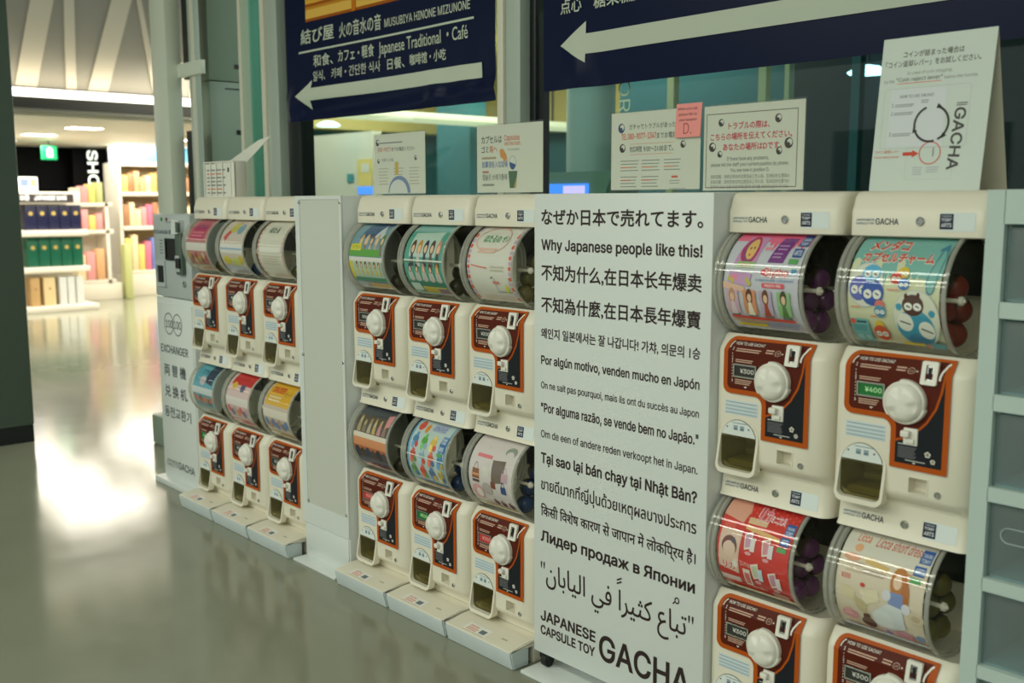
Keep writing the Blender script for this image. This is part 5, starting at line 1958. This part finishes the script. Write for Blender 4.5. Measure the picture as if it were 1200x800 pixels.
def art_left(p):
    p.layer = 0
    p.rect(-1.42, -0.30, 2.062, 2.46, (206, 140, 40))
    for k in range(7):
        z = 2.062 + k * 0.062
        p.rect(-1.42, -0.62, z + 0.012, z + 0.050, (232, 178, 62) if k % 2 else (238, 190, 90))
        p.rect(-1.42, -0.62, z, z + 0.012, (170, 90, 24))
    p.rect(-1.06, -1.03, 2.062, 2.46, (206, 120, 30))
    p.ell(-0.62, 2.16, 0.20, 0.085, (30, 26, 20))
    p.ell(-0.50, 2.22, 0.20, 0.10, (52, 44, 26))
    p.layer = 4
    p.text('結び屋', -1.459, 1.968, 0.064, PALE, x1=-1.195, bold=0.03, layer=4)
    p.text('火の音水の音', -1.155, 1.964, 0.064, PALE, x1=-0.853, bold=0.03, layer=4)
    p.text('MUSUBIYA HINONE MIZUNONE', -0.829, 1.969, 0.033, PALE, x1=-0.290, bold=0.02, layer=4)
    p.rect(-1.478, -0.270, 1.932, 1.940, PALE, 4)
    p.text('和食、', -1.358, 1.864, 0.052, PALE, x1=-1.205, bold=0.03, layer=4)
    p.text('カフェ・軽食', -1.165, 1.866, 0.052, PALE, x1=-0.905, bold=0.03, layer=4)
    p.text('Japanese Traditional ・Café', -0.873, 1.869, 0.036, PALE, x1=-0.306, ref='J', bold=0.012, layer=4)
    p.text('일식、 카페・간단한 식사', -1.361, 1.803, 0.044, PALE, x1=-0.863, bold=0.02, layer=4)
    p.text('日餐、', -0.816, 1.803, 0.044, PALE, x1=-0.700, bold=0.03, layer=4)
    p.text('咖啡馆・小吃', -0.665, 1.805, 0.044, PALE, x1=-0.435, bold=0.03, layer=4)
    p.poly([(-1.492, 1.748), (-1.369, 1.684), (-1.369, 1.722), (-0.238, 1.724), (-0.238, 1.778), (-1.369, 1.776), (-1.369, 1.811)], PALE, 4)


def art_right(p):
    p.poly([(0.167, 1.789), (0.283, 1.725), (0.283, 1.753), (2.25, 1.755), (2.25, 1.818), (0.283, 1.816), (0.283, 1.855)], PALE, 4)
    p.text('点心', 0.166, 1.888, 0.050, PALE, x1=0.262, bold=0.03, layer=4)
    p.text('糖果糕點', 0.315, 1.888, 0.050, PALE, x1=0.535, bold=0.03, layer=4)


WL = [bump(-1.30, 0.28, 1.74, 0.045, -0.020), bump(-0.95, 0.35, 1.690, 0.05, 0.012), bump(-1.53, 0.05, 1.68, 0.07, -0.025), bump(-0.52, 0.05, 1.68, 0.09, -0.012), bump(-0.25, 0.07, 1.72, 0.13, 0.012),
      bump(-0.42, 0.05, 1.70, 0.06, 0.008), lambda x, z: 0.006 * math.sin(5 * x + 3 * z) * max(0, 2.5 - z), lambda x, z: -0.01 * (math.exp(-((z - 1.655 - 0.04 * (x + 0.9)) / 0.02) ** 2))]
banner('hanging_banner', 'navy hanging banner with orange photo and pale arrow, left one behind the machines', -1.59, -0.158, 1.638, 2.50, WL, art_left)
WR = [bump(0.24, 0.05, 1.69, 0.10, -0.016), bump(0.36, 0.07, 1.66, 0.12, 0.010), lambda x, z: 0.004 * math.sin(3 * x + 2) * max(0, 2.5 - z)]
banner('hanging_banner', 'navy hanging banner with long pale arrow, right one above the lettered board', 0.082, 2.32, 1.648, 2.50, WR, art_right)


# ------------------------------------------------------------------ notices standing on the machines
def stand_sign(label, x0, x1, y, z0, z1, art, cat='notice', back=0.05):
    cx = (x0 + x1) / 2
    t = thing('notice_stand', label, cat, (cx, y, z0))
    w, h = (x1 - x0) / 2, z1 - z0
    link('sheet', boxmesh('sheet', 'paper_white', -w + 0.003, w - 0.003, 0.0, 0.001, 0.004, h - 0.004), t)
    p = Print(front_map(0.0), step=0.0002)
    art(p, w, h)
    link('printing', p.mesh('printing', 'print_paper'), t)
    m = MB()
    m.box(-w, w, -0.003, -0.0012, 0, h)
    m.box(-w, w, 0.0018, 0.0034, 0, h)
    m.box(-w, w, 0.003, back, 0, 0.002)
    link('holder', m.mesh('holder', 'stand_acrylic', 30), t)
    return t


def swirl(p, x, z, r, c=(60, 40, 36)):
    p.ell(x, z, r, r * 1.1, c, 0, 16)
    p.ell(x + r * 0.22, z + r * 0.18, r * 0.62, r * 0.66, (226, 226, 220), 1, 12)
    p.ell(x - r * 0.1, z - r * 0.3, r * 0.45, r * 0.5, c, 2, 10)


RED, GREY = (206, 40, 56), (96, 98, 98)


def art_call(p, w, h):
    swirl(p, -0.108, h - 0.042, 0.011, (50, 70, 120))
    swirl(p, -0.104, h - 0.092, 0.010)
    swirl(p, 0.090, h - 0.089, 0.008)
    p.text('ガチャでトラブルがあった時は', -0.082, h - 0.047, 0.014, (70, 72, 74), x1=0.092, bold=0.02, layer=0)
    p.text('TEL', -0.108, h - 0.071, 0.015, (222, 90, 50), x1=-0.090, bold=0.04, layer=0)
    p.text('080-9077-1347', -0.087, h - 0.071, 0.015, (222, 90, 50), x1=0.006, bold=0.05, layer=0)
    p.text('までお電話', 0.008, h - 0.072, 0.015, (70, 72, 74), x1=0.070, bold=0.02, layer=0)
    p.text('対応時間', -0.080, h - 0.103, 0.015, (70, 72, 74), x1=-0.040, bold=0.02, layer=0)
    p.text('9:00～21:00まで。', -0.034, h - 0.103, 0.015, (70, 72, 74), x1=0.060, bold=0.02, layer=0)
    for z in (0.083, 0.109):
        p.rect(-0.078, 0.060, h - z, h - z + 0.001, (226, 140, 90), 0)
    for x, d in ((-0.110, 0.062), (-0.040, 0.060), (0.032, 0.052)):
        p.lines(x, x + d, h - 0.124, 0.0022, 0.008, 4, (150, 152, 150), layer=0)
        p.rect(x, x + d * 0.6, h - 0.1415, h - 0.139, (226, 140, 100), 1)
    for x, d in ((-0.110, 0.056), (-0.040, 0.056)):
        p.lines(x, x + d, h - 0.164, 0.0022, 0.008, 4, (150, 152, 150), layer=0)
        p.rect(x, x + d * 0.6, h - 0.1735, h - 0.171, (226, 110, 90), 1)
    p.rect(0.056, 0.076, h - 0.168, h - 0.163, (222, 100, 70), 0)
    p.lines(0.050, 0.082, h - 0.175, 0.002, 0.006, 2, (160, 162, 160), layer=0)
    p.lines(0.050, 0.100, h - 0.194, 0.002, 0.006, 1, (170, 172, 170), layer=0)


def art_trouble(p, w, h):
    x0, x1 = -0.128, 0.118
    a, b = 0.010, h - 0.022
    p.shape([[(x0, a), (x1, a), (x1, b), (x0, b)], [(x0 + 0.0016, a + 0.0016), (x0 + 0.0016, b - 0.0016), (x1 - 0.0016, b - 0.0016), (x1 - 0.0016, a + 0.0016)]], (90, 60, 56), 0)
    p.text('トラブルの際は、', -0.066, h - 0.060, 0.017, RED, x1=0.046, bold=0.05, layer=0)
    p.text('こちらの場所を伝えてください。', -0.116, h - 0.084, 0.017, RED, x1=0.104, bold=0.05, layer=0)
    p.text('あなたの場所はDです。', -0.080, h - 0.108, 0.017, RED, x1=0.078, bold=0.05, layer=0)
    for x, z, r in ((-0.086, h - 0.043, 0.008), (0.068, h - 0.041, 0.009), (-0.110, h - 0.098, 0.010), (-0.088, h - 0.115, 0.007), (0.096, h - 0.096, 0.011), (0.072, h - 0.112, 0.008)):
        swirl(p, x, z, r)
    p.text('If there have any problems,', -0.068, h - 0.130, 0.008, GREY, x1=0.046, ref='I', bold=0.02, layer=0)
    p.text('please tell the staff your current position by phone.', -0.113, h - 0.143, 0.008, GREY, x1=0.098, ref='l', bold=0.02, layer=0)
    p.text('You are now in position D.', -0.058, h - 0.156, 0.008, GREY, x1=0.048, ref='Y', bold=0.02, layer=0)
    p.text('如有問題、請將您現在的位置告訴工作人員、您現在的位置為D', -0.113, h - 0.171, 0.009, (120, 122, 120), x1=0.100, layer=0, res=2)
    p.text('如有问题、请将您现在的位置告诉工作人员、您现在的位置为D', -0.113, h - 0.183, 0.009, (120, 122, 120), x1=0.100, layer=0, res=2)
    p.text('문제가 있으시면 직원에게 현재 위치를 전화로 알려 주세요', -0.113, h - 0.194, 0.008, (130, 132, 130), x1=0.098, layer=0, res=2)


def art_bin(p, w, h):
    p.text('カプセルは', -0.120, h - 0.055, 0.022, (60, 62, 60), x1=-0.030, bold=0.03, layer=0)
    p.text('ゴミ', -0.120, h - 0.082, 0.020, (60, 62, 60), x1=-0.088, bold=0.03, layer=0)
    p.text('箱へ', -0.084, h - 0.082, 0.020, (200, 120, 70), x1=-0.050, bold=0.03, layer=0)
    p.text('Capsules', -0.020, h - 0.050, 0.016, (214, 110, 80), x1=0.045, ref='C', bold=0.03, layer=0)
    p.text('into the trash.', -0.018, h - 0.064, 0.011, (214, 110, 80), x1=0.050, ref='t', bold=0.02, layer=0)
    p.text('for collection', -0.004, h - 0.078, 0.006, (110, 120, 130), x1=0.044, ref='f', layer=0)
    p.lines(-0.118, -0.055, h - 0.097, 0.006, 0.01, 1, (180, 160, 130), layer=0)
    p.text('胶囊请投入垃圾桶', -0.118, h - 0.125, 0.019, (90, 110, 170), x1=-0.006, bold=0.02, layer=0)
    p.lines(-0.116, -0.088, h - 0.137, 0.006, 0.01, 1, (190, 130, 110), layer=0)
    p.text('캡슐은 쓰레기통에', -0.116, h - 0.161, 0.018, (80, 96, 90), x1=-0.008, bold=0.02, layer=0)
    p.lines(-0.116, -0.064, h - 0.174, 0.006, 0.01, 1, (150, 150, 140), layer=0)
    # hand, capsule, bin
    p.poly([(-0.040, h - 0.075), (-0.026, h - 0.072), (-0.010, h - 0.090), (-0.006, h - 0.108), (-0.014, h - 0.102), (-0.018, h - 0.110), (-0.026, h - 0.100), (-0.036, h - 0.096)], (222, 150, 70), 0)
    p.ell(0.016, h - 0.113, 0.0145, 0.0195, (150, 160, 160), 0, 20)
    p.ell(0.016, h - 0.113, 0.0130, 0.0180, (226, 230, 224), 1, 20)
    p.poly([(0.003, h - 0.110), (0.029, h - 0.118), (0.027, h - 0.124), (0.020, h - 0.131), (0.012, h - 0.131), (0.005, h - 0.123)], (40, 80, 150), 2)
    p.poly([(-0.002, h - 0.136), (0.036, h - 0.136), (0.030, h - 0.184), (0.004, h - 0.184)], (74, 110, 80), 0)
    p.poly([(0.034, h - 0.150), (0.030, h - 0.184), (0.020, h - 0.184)], (196, 166, 90), 1)


def art_info(p, w, h):
    swirl(p, -0.118, h - 0.030, 0.010)
    p.lines(-0.105, 0.02, h - 0.032, 0.004, 0.01, 1, (140, 140, 140), layer=0)
    p.text('080-9077', -0.118, h - 0.060, 0.014, (206, 110, 100), x1=-0.045, bold=0.03, layer=0)
    p.text('までお電話ください', -0.040, h - 0.060, 0.013, (90, 92, 94), x1=0.085, bold=0.02, layer=0)
    swirl(p, -0.114, h - 0.090, 0.007)
    swirl(p, 0.090, h - 0.084, 0.007)
    p.text('9:00～21:00', -0.095, h - 0.092, 0.010, (110, 112, 114), x1=-0.03, layer=0)
    for x in (-0.115, -0.03, 0.055):
        p.lines(x, x + 0.055, h - 0.115, 0.0025, 0.010, 6, (186, 176, 160), layer=0)
    p.poly(ell(0.0, 0.006, 0.060, 0.055, 20, 0, PI), (120, 140, 186), 1)
    p.poly(ell(-0.005, 0.006, 0.050, 0.043, 20, 0, PI), (224, 226, 226), 2)
    p.rect(-0.022, -0.004, 0.065, 0.105, (216, 180, 70), 2)


stand_sign('white notice with orange phone number and pink note, above the left half of lettered board', 0.822, 1.112, 0.105, 1.309, 1.509, art_call)
stand_sign('white bordered notice with red Japanese text beside the notice bearing a pink note', 1.116, 1.392, 0.105, 1.305, 1.507, art_trouble)
stand_sign('cream bin notice with hand, capsule and green bin standing on the machines left of board', 0.288, 0.574, 0.105, 1.306, 1.506, art_bin)
stand_sign('grey printed notice in a clear holder above the green farm poster machine', -0.242, 0.042, 0.105, 1.306, 1.506, art_info)

# pink sticky note
t = thing('sticky_note', 'pink handwritten sticky note on the upper corner of the phone notice', 'note', (1.077, 0.100, 1.4355))
m = MB()
m.prism([(-0.040, 0.0), (0.036, 0.0), (0.038, 0.079), (-0.038, 0.079)], lambda a, b: (a, 0.0018 - 0.0012 * (0.08 - b) / 0.08, b), lambda a, b: (a, 0.0009 - 0.004 * (0.08 - b) / 0.08, b))
link('paper', m.mesh('paper', 'note_pink', 30), t)
p = Print(lambda a, b, h: (a, 0.0008 - 0.004 * (0.08 - b) / 0.08 - h, b))
NI = (150, 60, 70)
p.text('When you call,', -0.033, 0.064, 0.006, (80, 40, 50), x1=0.026, ref='W', layer=0)
p.text('please tell us', -0.030, 0.051, 0.006, (80, 40, 50), x1=0.024, ref='l', layer=0)
p.text('your location', -0.028, 0.038, 0.006, (80, 40, 50), x1=0.024, ref='l', layer=0)
p.text('D.', -0.014, 0.008, 0.025, NI, x1=0.010, ref='D', bold=-0.02, layer=0)
link('handwriting', p.mesh('handwriting', 'print_paper'), t)

# tent sign on the near machine
t = thing('tent_sign', 'white tent sign about the coin reject lever on top of the octopus poster machine', 'sign', (1.661, 0.1, 1.304))
H, LEAN = 0.306, 0.036
m = MB()
m.prism([(-0.1135, 0), (0.1135, 0), (0.1165, H), (-0.1135, H)], lambda a, b: (a, LEAN * b / H + 0.002, b), lambda a, b: (a, LEAN * b / H, b))
link('front_sheet', m.mesh('front_sheet', 'tent_paper', 30), t)
m = MB()
m.prism([(-0.110, 0), (0.113, 0), (0.1145, H - 0.002), (-0.1115, H - 0.002)], lambda a, b: (a, 0.125 - (0.125 - LEAN - 0.004) * b / H, b), lambda a, b: (a, 0.127 - (0.125 - LEAN - 0.004) * b / H, b))
link('back_sheet', m.mesh('back_sheet', 'paper_back', 30), t)
m = MB()
m.box(-0.110, 0.113, 0.004, 0.122, 0.0, 0.0015)
link('base_sheet', m.mesh('base_sheet', 'paper_back', 30), t)
p = Print(lambda a, b, h: (a, LEAN * b / H - h, b), step=0.0002)
TX = (70, 64, 62)
p.text('コインが詰まった場合は', -0.068, H - 0.041, 0.013, TX, x1=0.056, bold=0.03, layer=0)
p.text('「コイン返却レバー」をお試しください。', -0.104, H - 0.059, 0.013, TX, x1=0.090, bold=0.03, layer=0)
p.text('In case of coin clogging,', -0.056, H - 0.075, 0.006, (130, 128, 126), x1=0.036, ref='I', layer=0)
p.text('try the', -0.104, H - 0.089, 0.006, (130, 128, 126), x1=-0.082, ref='t', layer=0)
p.text('"Coin reject lever"', -0.078, H - 0.088, 0.008, TX, x1=0.018, ref='C', layer=0, bold=0.01)
p.text('below the handle.', 0.022, H - 0.089, 0.006, (130, 128, 126), x1=0.088, ref='b', layer=0)
p.rect(-0.075, 0.016, H - 0.0925, H - 0.0912, (220, 90, 60), 0)
for a, b, c, d, rr in ((-0.100, 0.078, 0.085, 0.205, 0.008),):
    p.shape([rrect(a, b, c, d, rr), rrect(a + 0.0009, b - 0.0009, c + 0.0009, d - 0.0009, rr - 0.0009)[::-1]], (190, 192, 196), 0)
p.shape([rrect(-0.040, 0.056, 0.022, 0.085, 0.002), rrect(-0.0392, 0.0552, 0.0228, 0.0842, 0.001)[::-1]], (196, 198, 200), 0)
p.rect(-0.086, 0.030, 0.088, 0.202, (214, 218, 222), 0)
p.text('HOW TO USE GACHA?', -0.066, 0.185, 0.006, (110, 112, 116), x1=0.004, layer=1, bold=0.02)
for n, z in (('1', 0.168), ('2', 0.152), ('3', 0.110)):
    p.text(n, -0.082, z, 0.007, (80, 82, 86), layer=1)
    p.lines(-0.075, -0.035, z + 0.004, 0.0018, 0.0035, 2, (150, 152, 156), layer=1)
p.lines(-0.020, -0.005, 0.178, 0.002, 0.004, 2, (150, 152, 156), layer=1)
for a0, a1 in ((0.62, 1.08), (1.14, 1.58), (-0.35, 0.42)):
    p.band(ell(0.005, 0.131, 0.0345, 0.0345, 14, a0 * PI, a1 * PI), 0.0045, (50, 48, 50), 2)
for ang in (0.42, 1.14, 1.80):
    c, s_ = math.cos(ang * PI), math.sin(ang * PI)
    p.poly([(0.005 + 0.030 * c, 0.131 + 0.030 * s_), (0.005 + 0.041 * c, 0.131 + 0.041 * s_), (0.005 + 0.036 * c + 0.010 * s_, 0.131 + 0.036 * s_ - 0.010 * c)], (50, 48, 50), 2)
p.band(ell(0.008, 0.074, 0.0215, 0.0215, 26), 0.0020, (214, 96, 70), 2, closed=True)
p.rect(0.0140, 0.0155, 0.067, 0.084, (80, 80, 84), 2)
p.poly([(-0.048, 0.070), (-0.028, 0.070), (-0.028, 0.066), (-0.015, 0.0735), (-0.028, 0.081), (-0.028, 0.077), (-0.048, 0.077)], (206, 70, 40), 2)
p.text('コイン返却レバー', -0.108, 0.0755, 0.007, (220, 120, 96), x1=-0.055, layer=2)
p.text('Coin reject lever', -0.108, 0.066, 0.005, (220, 120, 96), x1=-0.055, ref='C', layer=2)
p.lines(-0.024, -0.004, 0.046, 0.0020, 0.0045, 4, (186, 188, 196), layer=1)
p.lines(0.004, 0.030, 0.046, 0.0020, 0.0045, 3, (186, 188, 196), layer=1)
p.text('GACHA', 0.050, 0.160, 0.023, (70, 66, 66), x1=0.170, rot=-PI / 2 - 0.05, bold=0.04, layer=2)
p.lines(0.052, 0.074, 0.168, 0.002, 0.004, 2, (120, 118, 118), layer=2)
link('printing', p.mesh('printing', 'print_paper'), t)

# leaflet holder on the far machines, with a leaning clear sheet
t = thing('leaflet_holder', 'white wire leaflet holder on top of the far bank of machines', 'leaflet holder', (-1.345, 0.1, 1.304))
w, h, d = 0.132, 0.142, 0.05
m = MB()
m.box(-w, w, 0.0, 0.003, 0.004, h - 0.006)
link('leaflet', m.mesh('leaflet', 'paper_white', 30), t)
p = Print(front_map(0.0))
for k in range(7):
    z = h - 0.032 - k * 0.0155
    p.rect(-0.115, 0.05 - 0.02 * (k % 2), z - 0.003, z + 0.003, (206, 140, 120) if k in (1, 5) else (130, 132, 134), 0)
p.rect(0.07, 0.084, h - 0.042, h - 0.024, (40, 60, 50), 0)
link('printing', p.mesh('printing', 'print_paper'), t)
m = MB()
for x in (-w, -0.075, -0.025, 0.03, w - 0.028):
    m.tube((x, -0.004, 0), 'z', [(0.0030, 0.0), (0.0030, h)], 8)
for z in (0.002, h):
    m.tube((0, -0.004, z), 'x', [(0.003, -w), (0.003, w)], 8)
m.box(w - 0.024, w, -0.004, d, 0, h + 0.002, 0.002)
m.box(-w, w, d - 0.003, d, 0, h)
link('wire_front', m.mesh('wire_front', 'white_plastic', 30), t)
t = thing('clear_sheet', 'clear printed sheet leaning out to the right of the leaflet holder', 'sheet', (-1.25, 0.12, 1.40))
P0, P1, P2, P3 = Vector((-0.16, 0.050, 0.048)), Vector((-0.033, 0.050, 0.026)), Vector((0.21, 0.050, 0.140)), Vector((0.11, 0.050, 0.128))
bm = bmesh.new()
vs = [bm.verts.new(p_) for p_ in (P0, P1, P2, P3)]
bm.faces.new(vs)
bm.normal_update()
bmesh.ops.solidify(bm, geom=bm.faces[:], thickness=0.002)
me = bpy.data.meshes.new('sheet')
bm.to_mesh(me)
bm.free()
me.materials.append(MATS['paper_white'])
link('sheet', me, t)
m = MB()
m.tube((-0.07, 0.054, -0.096), 'z', [(0.003, 0.0), (0.003, 0.140)], 8)
link('stem', m.mesh('stem', 'chrome'), t)

for o in bpy.data.objects:
    if o.type == 'MESH' and o.data.name.startswith('lettering'):
        pass
bpy.context.view_layer.update()
